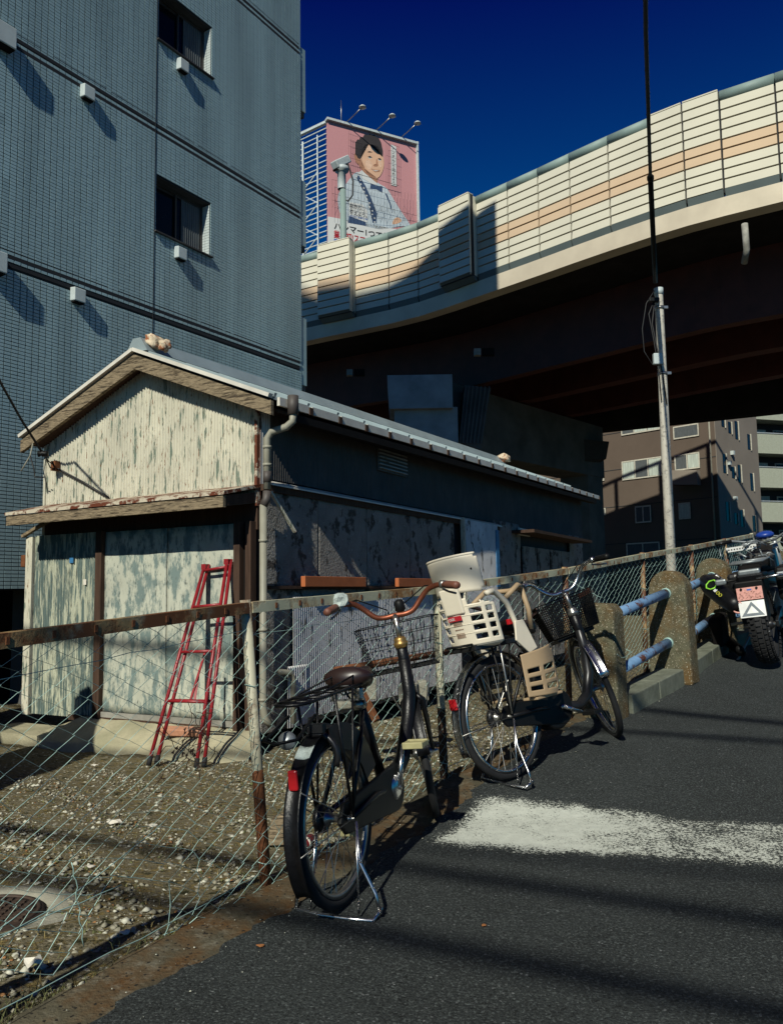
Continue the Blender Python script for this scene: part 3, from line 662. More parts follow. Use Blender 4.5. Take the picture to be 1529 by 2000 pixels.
# ================================================================ BILLBOARD beyond the expressway
def text_obj(s, m, parent, origin, xa, za, w, h, name='lettering', depth=.012, vertical=False, bold=0.0, local=False, sy=1.0):
    cu = bpy.data.curves.new('t', 'FONT'); cu.body = '\n'.join(s) if vertical else s; cu.offset = bold; cu.resolution_u = 3; cu.space_line = 1.0
    to = bpy.data.objects.new('t', cu); COL.objects.link(to); bpy.context.view_layer.update()
    me = bpy.data.meshes.new_from_object(to.evaluated_get(bpy.context.evaluated_depsgraph_get()))
    bpy.data.objects.remove(to)
    vs = np.array([v.co[:] for v in me.vertices]); 
    if len(vs) == 0: return None
    mn, mx_ = vs.min(0), vs.max(0); sx = w/(mx_[0]-mn[0]); sz = h/(mx_[1]-mn[1])
    off = V((0, 0, 0)) if local else PBASE.get(parent.name, V((0, 0, 0)))
    for v in me.vertices:
        v.co = origin + xa*((v.co.x-mn[0])*sx) + za*((v.co.y-mn[1])*sz) - off
    me.materials.clear(); me.materials.append(m); me.name = name
    o = bpy.data.objects.new(name, me); COL.objects.link(o); o.parent = parent; PBASE[o.name] = off
    return o
TL = at(640, 235, 66); TR = at(812, 284, 70)
xa = V((TR.x-TL.x, TR.y-TL.y, 0)); BWID = xa.length; xa.normalize(); za = V((0, 0, 1)); nb = V((xa.y, -xa.x, 0))
ztop = TL.z
bil = thing('rooftop_billboard', 'tall pink rooftop billboard printed with a smiling man in white shirt and bow tie', 'billboard', V((TL.x, TL.y, 18)))
def bp(x, y, k=0): return onpl(x, y, nb, TL) + nb*(.006*k if k < 10 else .35)
P0 = V((TL.x, TL.y, 0))
def brect(z0, z1, x0, x1, k, m, name): 
    return MB().box(P0+xa*((x0+x1)/2)+V((0, 0, (z0+z1)/2))+nb*k, (x1-x0, .04, z1-z0), (xa, nb, za)).build(name, m, bil)
zw = bp(640, 424).z
MB().box(P0+xa*BWID/2+V((0, 0, (ztop+18)/2))-nb*.17, (BWID, .3, ztop-18), (xa, nb, za)).build('board', MT['bill_pink'], bil)
def bpoly(pts, k, m, name, parent=None):
    b = MB(); P = [bp(x, y, k) for x, y in pts]; c = V((0, 0, 0))
    for p in P: c += p
    c /= len(P); b.add([c]+P, [(0, i+1, (i+1) % len(P)+1) for i in range(len(P))]); return b.build(name, m, parent or bil, fix=False)
# print: coordinates read at 7.645x zoom from (630,220)
def Z(l): return [(630+x/7.645, 220+y/7.645) for x, y in l]
def curve_(pts, n=5):
    out = []; m = len(pts)
    for i in range(m):
        p0, p1, p2, p3 = pts[i-1], pts[i], pts[(i+1) % m], pts[(i+2) % m]
        for k in range(n):
            t = k/n
            out.append(tuple(.5*((2*p1[j])+(-p0[j]+p2[j])*t+(2*p0[j]-5*p1[j]+4*p2[j]-p3[j])*t*t+(-p0[j]+3*p1[j]-3*p2[j]+p3[j])*t**3) for j in (0, 1)))
    return out
bpoly(Z([(75, 1545), (1390, 1790), (1390, 2150), (75, 2150)]), 1, MT['bill_white'], 'lower_panel')
fig = bpoly(Z(curve_([(515, 880), (400, 990), (330, 1090), (240, 1200), (225, 1330), (260, 1500), (330, 1600), (520, 1660), (760, 1720), (900, 1735), (1190, 1690), (1300, 1700), (1290, 1640), (1180, 1480), (1060, 1290), (960, 1130), (850, 1060), (700, 950)], 3)), 1, MT['shirt'], 'printed_shirt')
bpoly(Z([(400, 1500), (640, 1590), (650, 1690), (380, 1640)]), 2, MT['navy'], 'printed_trousers')
bpoly(Z([(590, 820), (820, 960), (815, 1050), (700, 1010)]), 2, MT['skin_d'], 'printed_neck')
face = bpoly(Z(curve_([(500, 600), (560, 470), (700, 440), (850, 500), (900, 640), (915, 780), (880, 900), (820, 970), (720, 960), (610, 880), (530, 750)], 4)), 3, MT['skin'], 'printed_face')
bpoly(Z(curve_([(490, 600), (470, 640), (490, 720), (530, 760), (540, 640)], 3)), 3.3, MT['skin_d'], 'printed_ear')
bpoly(Z([(485, 610), (488, 440), (520, 395), (545, 400), (560, 355), (600, 362), (625, 318), (665, 330), (700, 312), (735, 335), (770, 325), (800, 362), (835, 370), (870, 440), (895, 560), (895, 660), (878, 620), (862, 560), (820, 500), (740, 470), (650, 465), (612, 500), (590, 560), (575, 620), (562, 690), (530, 680)]), 4, MT['hair'], 'printed_hair')
for pts in ([(660, 585), (700, 570), (745, 590), (700, 592)], [(830, 610), (865, 608), (890, 640), (860, 628)]): bpoly(Z(pts), 4, MT['hair'], 'printed_eyebrow')
for pts in ([(670, 655), (705, 640), (740, 665), (705, 675)], [(820, 685), (850, 672), (880, 700), (850, 706)]): bpoly(Z(pts), 4, MT['hair'], 'printed_eye')
bpoly(Z([(800, 690), (812, 690), (828, 780), (812, 800), (770, 800), (750, 780), (795, 778)]), 4, MT['skin_d'], 'printed_nose')
bpoly(Z(curve_([(520, 700), (560, 660), (600, 800), (700, 930), (800, 965), (720, 960), (610, 880), (540, 780)], 3)), 3.6, MT['skin_d'], 'printed_jaw_shade')
bpoly(Z(curve_([(640, 720), (700, 710), (740, 780), (700, 850), (650, 800)], 3)), 3.7, MT['skin_l'], 'printed_cheek'); bpoly(Z(curve_([(840, 730), (880, 730), (880, 800), (850, 810)], 3)), 3.7, MT['skin_l'], 'printed_cheek')
bpoly(Z(curve_([(650, 500), (780, 500), (840, 560), (760, 570), (660, 560)], 3)), 3.7, MT['skin_l'], 'printed_forehead')
bpoly(Z([(715, 830), (790, 850), (860, 850), (850, 880), (780, 885)]), 4, MT['skin_d'], 'printed_mouth')
for pts in ([(675, 665), (705, 652), (735, 668), (705, 680)], [(825, 694), (850, 682), (874, 702), (850, 712)]): bpoly(Z([(a, b_+4) for a, b_ in pts]), 3.9, MT['bill_white'], 'printed_eye_white')
for cx_, cy_ in ((706, 664), (850, 694)): bpoly(Z([(cx_-10, cy_), (cx_, cy_-9), (cx_+10, cy_), (cx_, cy_+11)]), 4.5, MT['hair'], 'printed_pupil')
bpoly(Z([(520, 900), (590, 850), (700, 960), (800, 1040), (815, 1075), (740, 1060), (600, 980)]), 2.8, MT['bill_white'], 'printed_collar')
bpoly(Z([(735, 848), (790, 860), (845, 858), (790, 872)]), 5, MT['bill_white'], 'printed_teeth')
bpoly(Z([(720, 1050), (790, 1090), (890, 1095), (890, 1190), (800, 1140), (705, 1130)]), 3, MT['navy'], 'printed_bow_tie')
for k_ in range(13):
    t_ = k_/12; cx_ = 515+270*t_**.8+(10 if k_ % 2 else -10); cy_ = 950+680*t_
    bpoly(Z([(cx_-11, cy_-14), (cx_+11, cy_-8), (cx_+11, cy_+14), (cx_-11, cy_+8)]), 3.2, MT['bill_white'], 'brace_check')
b1 = [(490, 940), (540, 935), (640, 1090), (730, 1290), (810, 1500), (800, 1650), (745, 1640), (745, 1500), (670, 1300), (590, 1110)]
bpoly(Z(b1), 2.5, MT['navy'], 'printed_brace'); bpoly(Z([(930, 1200), (960, 1210), (1030, 1400), (1035, 1500), (1015, 1400)]), 2.5, MT['navy'], 'printed_brace')
bpoly(Z(curve_([(1040, 1660), (1070, 1580), (1130, 1560), (1180, 1610), (1120, 1650)], 3)), 2.5, MT['skin'], 'printed_hand')
bpoly(Z([(1018, 465), (1095, 505), (1105, 1095), (1022, 1075)]), 4, MT['bill_white'], 'caption_strip')
o1 = bp(630+1034/7.645, 220+1075/7.645, 5); t1 = bp(630+1034/7.645, 220+485/7.645, 5)
text_obj('レンチから始めよう', MT['ink'], bil, o1+xa*.02+V((0, 0, .05)), xa, za, .32, (t1-o1).z-.1, vertical=True)
def sgn(s, x0, y0, x1, hz, m, k=5, bold=.01):
    a = bp(630+x0/7.645, 220+y0/7.645, k); c = bp(630+x1/7.645, 220+y0/7.645, k)
    h_ = (bp(630+x0/7.645, 220+(y0-hz)/7.645, k)-a).z
    return text_obj(s, m, bil, a, xa, za, (c-a).dot(xa), h_, bold=bold)
bpoly(Z([(395, 1330), (600, 1370), (670, 1470), (670, 1640), (395, 1540)]), 4, MT['bill_white'], 'caption_patch')
sgn('枠から、', 405, 1425, 600, 80, MT['ink']); sgn('変えよう。', 405, 1520, 660, 85, MT['ink']); sgn('町田の枠工事専門工場', 405, 1552, 660, 32, MT['blue_print'])
sgn('ハンマー1つで無', 170, 1740, 1000, 115, MT['ink'], bold=.014)
sgn('業界初!スマート', 165, 1870, 800, 125, MT['ink_red'], bold=.014)
bpoly(Z([(170, 1880), (420, 1935), (420, 2050), (170, 2000)]), 4, MT['blue_print'], 'blue_block')
# top trim and right trim
fr = MB(); fr.box(P0+xa*BWID/2+V((0, 0, ztop+.1)), (BWID+.3, .5, .2), (xa, nb, za)); fr.build('top_rail', MT['frame_white'], bil)
MB().box(P0+xa*(BWID+.08)+V((0, 0, (ztop+18)/2)), (.14, .45, ztop-18+.5), (xa, nb, za)).build('edge_trim', MT['frame_white'], bil)
# lamps on outrigger arms
for fxx in (.19, .52, .81):
    a = P0+xa*(BWID*fxx)+V((0, 0, ztop+.2)); c = a+nb*2.0+V((0, 0, .55))+xa*.7
    l_ = MB().tube([a, c], .045, 5).build('lamp_arm', MT['steel'], bil)
    b = MB().lathe([(.02, .16), (.18, .13), (.29, .03), (.32, -.05), (.0, -.04)], c, 'z', 12); b.build('lamp_shade', MT['frame_white'], l_)
a = P0+xa*1.9-nb*1.4+V((0, 0, ztop)); MB().tube([a-V((0, 0, 1)), a+V((0, 0, 2.2)), a+V((0, 0, 3.2))], [.05, .04, .02], 5).build('lightning_rod', MT['steel'], bil)
# thin dark bars added just off the face to draw lattice shadows
b = MB()
def lat(x0, y0, x1, y1, r=.014):
    r = r*.75
    b.tube([bp(630+x0/7.645, 220+y0/7.645, 14), bp(630+x1/7.645, 220+y1/7.645, 14)], r, 3)
for i in range(6): lat(365+32*i, 300+22*i, 365+32*i, 900+20*i, .012)
for y in (340, 430, 520, 690, 800): lat(365, y, 540, y+55)
for i in range(7): lat(925+30*i, 470+12*i, 925+30*i, 1110+10*i, .012)
for y in (470, 660, 850): lat(920, y, 1120, y+70)
lat(380, 905, 1110, 1110, .03); lat(115, 1020, 1060, 1260); lat(115, 1225, 1380, 1560, .02); lat(115, 1325, 900, 1500); lat(690, 1590, 1380, 1640)
for i in range(26): lat(120+49*i, 1010+9*i, 120+49*i, 1560+5*i, .012)
for i in range(0, 24, 2): lat(120+49*i, 1220+9*i, 218+49*i, 1440+9*i, .010); lat(218+49*i, 1220+9*i, 120+49*i, 1440+9*i, .010)
b.build('shadow_lattice', MT['alu_dark'], bil, kind='stuff')
# steel side frame running back from the left edge
sd2 = V((-.80, .60, 0)); P1 = P0-nb*.2-xa*.05
for k in range(26):
    z = ztop-.05-.48*k-(.04 if k % 3 else 0)
    MB().bar(P1+V((0, 0, z)), P1+sd2*7+V((0, 0, z)), .09 if k else .3, .07 if k else .22).build('frame_bar', MT['frame_white'], bil)
for q_, s_ in ((1.3, .1), (3.0, .14), (4.4, .1), (6.9, .12)):
    MB().bar(P1+sd2*q_-nb*-.5+V((0, 0, 18)), P1+sd2*q_+nb*.5+V((0, 0, ztop-1)), s_, s_, V((1, 0, 0))).build('frame_upright', MT['frame_white'], bil)
b = MB()
for k in range(6):
    z = 20+2.9*k
    b.bar(P1+sd2*1+V((0, 0, z)), P1+sd2*5+V((0, 0, z+2.8)), .1, .07); b.bar(P1+sd2*5+V((0, 0, z)), P1+sd2*1+V((0, 0, z+2.8)), .1, .07)
    b.bar(P1+sd2*3+V((0, 0, z)), P1+sd2*6.5+xa*1+V((0, 0, z+1.6)), .07, .07)
b.build('frame_brace', MT['frame_white'], bil)
MB().box(P0+xa*4-nb*7.5+V((0, 0, 10)), (22, 14, 18), (xa, nb, za)).build('roof_building', MT['grey_wall'], bil)

# traffic camera on a pole rising behind the barrier
cp = at(672, 470, 37.2); tp = at(667, 322, 37.2)
cam_p = thing('traffic_camera_pole', 'pale green pole with white boxed camera rising behind the barrier in front of the billboard', 'camera pole', (cp.x, cp.y, 13.3))
MB().tube([(cp.x, cp.y, 13.3), (tp.x+.05, cp.y, tp.z-1.2)], .15, 12).build('pole', MT['coping'], cam_p)
MB().lathe([(.2, -1.2), (.2, -.35), (.34, -.3), (.34, -.12), (.15, -.1), (.15, .05)], tp, 'z', 14).build('pole_head', MT['vent'], cam_p)
c_ = at(666, 318, 37.2); ca = at(653, 322, 36.9); cb_ = at(678, 311, 37.5)
MB().bar(ca, cb_, .42, .36).build('camera_housing', MT['frame_white'], cam_p, bevel=.04)
MB().bar(ca+V((0, 0, -.25)), cb_+V((0, 0, -.22)), .2, .1).build('camera_mount', MT['black_matt'], cam_p)
k0 = at(679, 318, 37.2)
MB().tube([k0, k0+V((.25, 0, -.9)), k0+V((.22, 0, -1.6)), k0+V((0, 0, -1.9)), k0+V((-.2, 0, -1.8))], .04, 6).build('cable', MT['lead'], cam_p)

# ================================================================ TIN SHED
hsd = rad(28); d_ = V((math.sin(hsd), math.cos(hsd), 0)); n_s = V((math.cos(hsd), -math.sin(hsd), 0)); e_ = -n_s
SP = V((-1.19, 7.3, 0))
def S(u, v, z): return SP + e_*u + d_*v + V((0, 0, z))
SX = (e_, d_, V((0, 0, 1)))
shed = thing('tin_clad_shed', 'old corrugated tin shed with peeling cream and green paint under a gabled roof', 'shed', S(1.4, 0, -.05))
def corr(name, m, p0, t, out, L, z0, z1, parent, pitch=.032, amp=.0075, curl=None):
    n = int(L/pitch*6); vs = []; nv = 6
    for j in range(nv+1):
        for i in range(n+1):
            x = i*pitch/6; a = z0(x) if callable(z0) else z0; c = z1(x) if callable(z1) else z1
            z = a+(c-a)*j/nv; w = amp*math.cos(2*math.pi*x/pitch)+.004*math.sin(x*5+z*2)
            vs.append(p0+t*x+out*w+V((0, 0, z)))
    b = MB(); b.add(vs, [(j*(n+1)+i, j*(n+1)+i+1, (j+1)*(n+1)+i+1, (j+1)*(n+1)+i) for j in range(nv) for i in range(n)], True)
    return b.build(name, m, parent, fix=False)
RU = 1.34; UL, UR = 2.80, 0.0          # ridge position, wall ends
def roof_z(u): return 3.455 - abs(u-RU)*(.425 if u > RU else .407)
# core so nothing shows through
b = MB()
prof = [(UL-.03, 0), (UL-.03, 2.80), (RU, 3.40), (.03, 2.85), (.03, 0)]
b.prism([S(u, .03, z) for u, z in prof], (0, 0, 0), d_*10.9); b.build('inner_walls', MT['bldg_dark'], shed)
corr('gable_sheet', MT['shed_white'], S(0, -.02, 0), e_, -d_, UL, 2.05, lambda x: roof_z(x)+.02, shed, .036, .011)
MB().box(S(UL, -.01, 1.45), (.03, .05, 2.8), SX).build('corner_trim', MT['shed_white'], shed)
MB().box(S(0, -.02, 2.5), (.028, .06, 1.0), SX).build('corner_trim', MT['rust_edge'], shed)
# roof: two slopes of folded sheet, climbing slightly to the rear
E_R, E_L, RV0, RV1 = -.29, 2.96, -.17, 11.0
def rz(u, v): return roof_z(u)+.14+.022*v
for (ua, ub, nm) in ((E_R, RU, 'roof_slope'), (RU, E_L, 'roof_slope')):
    b = MB(); hip = 9.9
    va = RV1 if True else hip
    A_ = [S(ua, RV0, rz(ua, RV0)), S(ub, RV0, rz(ub, RV0))]
    ends = [S(ub, RV1 if abs(ub-RU) > .01 else hip, rz(ub, hip)), S(ua, RV1 if abs(ua-RU) > .01 else hip, rz(ua, hip))]
    b.prism([A_[0], A_[1], ends[0], ends[1]], (0, 0, -.02), (0, 0, 0)); rs = b.build(nm, MT['roof_metal'], shed)
    b = MB()
    for k in range(21):
        v = RV0+.02+.52*k
        if v > 9.6: break
        b.bar(S(ua, v, rz(ua, v)+.022), S(ub, v, rz(ub, v)+.022), .035, .04)
    b.build('roof_seams', MT['roof_metal'], rs)
b = MB().prism([S(RU-.14, RV0-.02, rz(RU, RV0)-.01), S(RU-.05, RV0-.02, rz(RU, RV0)+.13), S(RU+.05, RV0-.02, rz(RU, RV0)+.13), S(RU+.14, RV0-.02, rz(RU, RV0)-.01)], (0, 0, 0), d_*10.0+V((0, 0, .22)))
b.build('ridge_cap', MT['roof_metal'], shed)
# eave sheets: short pale lengths with dark gaps
k = 0; v = RV0+.02
while v < RV1-.1:
    L_ = .52
    q0 = S(E_R-.012, v+.03, rz(E_R, v)-.03); q1 = S(E_R-.012, v+L_-.03, rz(E_R, v+L_)-.03)
    MB().bar(q0, q1, .03, .075).build('eave_flashing', MT['roof_white'], shed)
    MB().bar(q0+d_*(L_-.06)+V((0, 0, .0)), q0+d_*L_, .05, .07).build('seam_end', MT['wood_brown'], shed)
    v += L_
MB().bar(S(E_R+.02, RV0+.3, rz(E_R, 0)-.14), S(E_R+.02, RV1, rz(E_R, RV1)-.14), .10, .07).build('gutter', MT['black_matt'], shed)
MB().bar(S(E_R+.08, RV0+.3, rz(E_R, 0)-.11), S(.02, RV0+.3, rz(0, 0)-.13), .04, .05).build('soffit_end', MT['wood_brown'], shed)
MB().hexa([S(E_R+.03, RV0+.1, rz(E_R, 0)-.12), S(.03, RV0+.1, rz(0, 0)-.10), S(.03, RV1-.1, rz(0, RV1)-.10), S(E_R+.03, RV1-.1, rz(E_R, RV1)-.12),
           S(E_R+.03, RV0+.1, rz(E_R, 0)-.09), S(.03, RV0+.1, rz(0, 0)-.06), S(.03, RV1-.1, rz(0, RV1)-.06), S(E_R+.03, RV1-.1, rz(E_R, RV1)-.09)]).build('soffit', MT['wood_brown'], shed)
# bargeboards with white verge flashing
for (ua, ub) in ((E_R, RU), (E_L, RU)):
    z_a, z_b = rz(ua, RV0), rz(ub, RV0); s_ = 1 if ua > ub else -1
    b = MB().prism([S(ua, RV0, z_a-.165), S(ub, RV0, z_b-.185), S(ub, RV0, z_b-.035), S(ua, RV0, z_a-.035)], -d_*.045, -d_*.005)
    b.build('bargeboard', MT['wood'], shed)
    MB().bar(S(ua, RV0-.05, z_a+.005), S(ub, RV0-.05, z_b+.005), .06, .035).build('verge_flashing', MT['roof_white'], shed)
    MB().prism([S(ua+.12*s_*-1, RV0+.02, z_a-.02), S(ub, RV0+.02, z_b-.03), S(ub, RV0+.02, z_b-.10), S(ua-.12*s_, RV0+.02, z_a-.10)], (0, 0, 0), d_*.14).build('verge_soffit', MT['wood_brown'], shed)
# ridge end ornaments (weathered lumps of plaster and tile)
def lump(c, sc, name, seed):
    bm = bmesh.new(); bmesh.ops.create_icosphere(bm, subdivisions=3, radius=1)
    r_ = random.Random(seed); ph = [r_.uniform(0, 6) for _ in range(9)]
    for v_ in bm.verts:
        p = v_.co; k = 1+.16*math.sin(p.x*4+ph[0])*math.sin(p.y*5+ph[1])+.13*math.sin(p.z*6+ph[2]+p.x*3)+.07*math.sin(p.x*11+ph[3]+p.z*9)
        v_.co = V((p.x*sc[0], p.y*sc[1], p.z*sc[2]))*k
    b = MB(); b.add([v_.co.copy()+c for v_ in bm.verts], [[l.vert.index for l in f.loops] for f in bm.faces], True); bm.free()
    return b.build(name, MT['stone_orn'], shed)
lump(S(RU-.10, RV0+.10, rz(RU, 0)+.10), (.09, .08, .08), 'ridge_ornament', 1); lump(S(RU-.0, RV0+.12, rz(RU, 0)+.03), (.11, .09, .06), 'ridge_ornament', 5)
lump(S(RU-.22, RV0+.14, rz(RU, 0)+.06), (.06, .06, .06), 'ridge_ornament', 8); lump(S(RU-.1, 9.75, rz(RU, 9.7)+.1), (.15, .12, .09), 'ridge_ornament', 3)
# awning over the front door
AO = .51
aw = MB().hexa([S(-.02, -AO, 2.055), S(2.78, -AO, 2.035), S(2.78, -.0, 2.16), S(-.02, 0, 2.17), S(-.02, -AO, 2.085), S(2.78, -AO, 2.065), S(2.78, 0, 2.19), S(-.02, 0, 2.20)]).build('awning_roof', MT['rust_edge'], shed)
MB().bar(S(.0, -AO+.03, 2.0), S(2.77, -AO+.03, 1.985), .035, .10).build('awning_fascia', MT['wood'], shed)
MB().bar(S(.02, -AO+.05, 2.01), S(.02, -.02, 2.08), .03, .09).build('awning_side', MT['wood_brown'], shed)
MB().hexa([S(.02, -AO+.05, 1.96), S(2.74, -AO+.05, 1.945), S(2.74, -.0, 2.02), S(.02, 0, 2.03), S(.02, -AO+.05, 1.975), S(2.74, -AO+.05, 1.96), S(2.74, 0, 2.04), S(.02, 0, 2.05)]).build('awning_soffit', MT['conc_dark'], shed)
MB().box(S(1.4, .0, 1.93), (2.8, .05, .28), SX).build('lintel', MT['wood_brown'], shed)
# lower front: corrugated panel, frame, sliding doors
corr('front_panel', MT['shed_green'], S(1.95, -.05, 0), e_, -d_, .93, 0.02, 1.86, shed, .036, .011)
MB().box(S(2.95, -.05, .93), (.10, .06, 1.84), SX).build('corner_post', MT['shed_white'], shed)
MB().box(S(3.04, -.06, 1.60), (.07, .05, .13), SX).build('meter_box', MT['rust'], shed, bevel=.01)
MB().bar(S(3.03, -.1, 1.86), S(2.6, -.1, 2.02), .04, .03).build('loose_batten', MT['wood'], shed)
MB().box(S(1.89, -.07, .93), (.085, .08, 1.86), SX).build('door_post', MT['wood_brown'], shed)
MB().box(S(.165, -.07, .93), (.07, .08, 1.86), SX).build('door_post', MT['wood_brown'], shed)
MB().box(S(.045, -.06, .93), (.06, .08, 1.86), SX).build('door_post', MT['wood_brown'], shed)
MB().box(S(.105, -.03, .93), (.06, .04, 1.86), SX).build('shadow_gap', MT['black_matt'], shed)
def flat_panel(name, m, u0, u1, v, z0, z1, amp=.004):
    b = MB(); nu, nv = 24, 24; vs = []
    for j in range(nv+1):
        for i in range(nu+1):
            u = u0+(u1-u0)*i/nu; z = z0+(z1-z0)*j/nv
            vs.append(S(u, v+amp*math.sin(u*7+z*3)+amp*.6*math.sin(u*17-z*9), z))
    b.add(vs, [(j*(nu+1)+i, j*(nu+1)+i+1, (j+1)*(nu+1)+i+1, (j+1)*(nu+1)+i) for j in range(nv) for i in range(nu)], True)
    return b.build(name, m, shed, fix=False, solid=.006)
dr = flat_panel('door_sheet', MT['shed_door'], .205, 1.03, -.055, .10, 1.85); flat_panel('door_sheet', MT['shed_door'], 1.036, 1.845, -.058, .10, 1.85)
MB().box(S(1.025, -.05, .07), (1.65, .06, .05), SX).build('door_sill', MT['conc'], shed)
MB().box(S(1.3, -.03, .02), (2.0, .10, .05), SX).build('door_track', MT['wood_brown'], shed)
MB().box(S(2.32, -.066, 1.585), (.055, .006, .055), SX).build('sticker', MT['blue_sheet'], shed)
MB().box(S(2.12, -.066, 1.36), (.04, .006, .055), SX).build('sticker', MT['paper'], shed)
# side wall (right): upper corrugated, flashing, flat sheets, lower corrugated
def uv(v): return S(0, v, 0)
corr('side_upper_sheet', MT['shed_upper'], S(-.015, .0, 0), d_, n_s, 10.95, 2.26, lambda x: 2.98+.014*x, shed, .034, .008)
corr('side_upper_edge', MT['shed_corr'], S(-.02, -.01, 0), d_, n_s, .16, 2.2, 2.92, shed, .034, .009)
MB().hexa([S(-.005, .08, 2.22), S(-.005, 6.0, 2.22), S(-.085, 6.0, 2.195), S(-.085, .08, 2.195), S(-.005, .08, 2.25), S(-.005, 6, 2.25), S(-.085, 6, 2.21), S(-.085, .08, 2.21)]).build('ledge_flashing', MT['rust_edge'] if False else MT['roof_white'], shed)
MB().box(S(-.02, 3.0, 2.17), (.06, 6.0, .06), SX).build('ledge_board', MT['wood_brown'], shed)
def side_panel(v0, v1, z0, z1, u=-.02):
    b = MB(); nu, nv = 40, 30; vs = []
    for j in range(nv+1):
        for i in range(nu+1):
            v = v0+(v1-v0)*i/nu; z = z0+(z1-z0)*j/nv; vs.append(S(u+.004*math.sin(v*9+z*5), v, z))
    b.add(vs, [(j*(nu+1)+i, j*(nu+1)+i+1, (j+1)*(nu+1)+i+1, (j+1)*(nu+1)+i) for j in range(nv) for i in range(nu)], True)
    return b.build('side_sheet', MT['shed_side'], shed, fix=False, solid=.005)
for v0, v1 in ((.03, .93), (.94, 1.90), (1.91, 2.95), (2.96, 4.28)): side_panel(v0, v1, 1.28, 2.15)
corr('pale_corrugated_sheet', MT['shed_corr'], S(-.10, 4.5, 0), d_, n_s, 1.25, .9, 2.2, shed, .038, .010)
MB().box(S(-.08, 4.47, 1.55), (.05, .05, 1.35), SX).build('sheet_edge', MT['shed_white'], shed)
MB().box(S(-.115, 5.70, 1.7), (.012, .13, .85), SX).build('blue_tape_strip', MT['blue_sheet'], shed)
for v0, v1 in ((5.8, 7.0), (9.9, 10.9)): side_panel(v0, v1, 0, 2.3, -.022)
MB().box(S(-.2, 8.4, 2.16), (.4, 3.6, .05), SX).build('rear_awning', MT['wood_brown'], shed)
for v0 in (7.1, 7.85, 8.6, 9.3): MB().box(S(-.03, v0+.33, 1.0), (.03, .66, 1.9), SX).build('rear_door', MT['shed_side'], shed)
MB().box(S(-.06, 7.1, 2.18), (.02, .55, .12), SX).build('hanging_slip', MT['paper'], shed)
MB().box(S(-.05, 2.2, 1.27), (.09, 4.3, .03), SX).build('mid_rail', MT['wood_brown'], shed)
MB().box(S(-.115, 1.1, 1.325), (.05, 1.15, .10), SX).build('orange_board', MT['board_orange'], shed, bevel=.004)
MB().box(S(-.115, 2.95, 1.325), (.05, 1.05, .10), SX).build('orange_board', MT['board_orange'], shed, bevel=.004)
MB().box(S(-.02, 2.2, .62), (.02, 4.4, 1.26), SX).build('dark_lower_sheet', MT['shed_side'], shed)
corr('lower_corrugated_sheet', MT['shed_corr'], S(-.08, .40, 0), d_, n_s, 3.9, .05, 1.18, shed, .036, .010)
corr('lower_corrugated_flap', MT['shed_corr'], S(-.09, .30, 0), d_, n_s, .32, .0, .55, shed, .036, .010)
vent_ = MB().box(S(-.03, 2.5, 2.73), (.03, .72, .26), SX).build('louvre_vent', MT['shed_upper'], shed)
for k in range(6): MB().box(S(-.055, 2.5, 2.63+.042*k), (.03, .68, .012), SX).build('slat', MT['shed_stripe'], vent_)
# downpipe
b = MB(); dpx = lambda w, v, z: S(-w, v, z)
b.tube([dpx(.36, .02, 2.82), dpx(.355, .02, 2.74), dpx(.30, .0, 2.69), dpx(.16, -.03, 2.655), dpx(.12, -.04, 2.60), dpx(.12, -.04, 2.14)], .033, 12); pipe = b.build('downpipe', MT['pipe'], shed)
MB().tube([dpx(.36, .02, 2.97), dpx(.36, .02, 2.80)], .05, 12).build('gutter_outlet', MT['pipe_dark'], shed)
MB().tube([dpx(.12, -.04, 2.30), dpx(.12, -.04, 2.20)], .037, 12).build('pipe_joint', MT['pipe_dark'], shed)
MB().tube([dpx(.12, -.04, 2.12), dpx(.12, -.05, 2.05), dpx(.10, -.07, 1.99)], .038, 12).build('pipe_joint', MT['pipe_dark'], shed)
MB().tube([dpx(.10, -.07, 2.0), dpx(.10, -.07, .25), dpx(.11, -.06, .14), dpx(.15, -.02, .08)], .033, 12).build('downpipe', MT['pipe'], shed)
for z in (2.52, 2.36, 1.68, .9, .3):
    w_ = .12 if z > 2 else .10
    MB().tube([dpx(w_, -.04 if z > 2 else -.07, z-.012), dpx(w_, -.04 if z > 2 else -.07, z+.012)], .040, 12).build('pipe_clip', MT['pipe'], shed)
MB().bar(dpx(.09, .05, 2.13), dpx(.14, .36, 1.78), .03, .02).build('stay_bracket', MT['shed_white'], shed)
MB().tube([dpx(.12, .14, .52), dpx(.13, .3, .50), dpx(.13, .34, .44), dpx(.13, .34, .04)], .025, 8).build('stub_pipe', MT['pipe'], shed)

# concrete apron in front of the door
b = MB(); nu, nv = 30, 10; vs = []
for j in range(nv+1):
    for i in range(nu+1):
        u = -.02+2.1*i/nu; t = j/nv
        q = S(u + (.28*t if i > nu-4 else 0) - (.25*t*(1-u/2.1)), -.02-t*(.50+.07*math.sin(u*4)+.04*math.sin(u*11)), 0)
        z = .045-.20*t**1.3+.008*math.sin(u*13+t*9)
        if j == nv: z -= .06
        vs.append((q.x, q.y, z))
b.add(vs, [(j*(nu+1)+i, j*(nu+1)+i+1, (j+1)*(nu+1)+i+1, (j+1)*(nu+1)+i) for j in range(nv) for i in range(nu)], True)
b.build('apron', MT['apron'], kind='structure')
MB().box(S(2.55, -.35, -.13), (.9, .5, .12), SX).build('apron_slab', MT['apron'], kind='structure')
bk_ = MB().box((0, 0, 0), (.40, .10, .06)).build('brick', MT['brick'], bevel=.008); q = S(.62, -.28, .0)
bk_.location = (q.x, q.y, .02); bk_.rotation_euler = (rad(12), 0, rad(-14)); tag(bk_, 'long pink brick lying on the concrete apron behind the red ladder', 'brick')

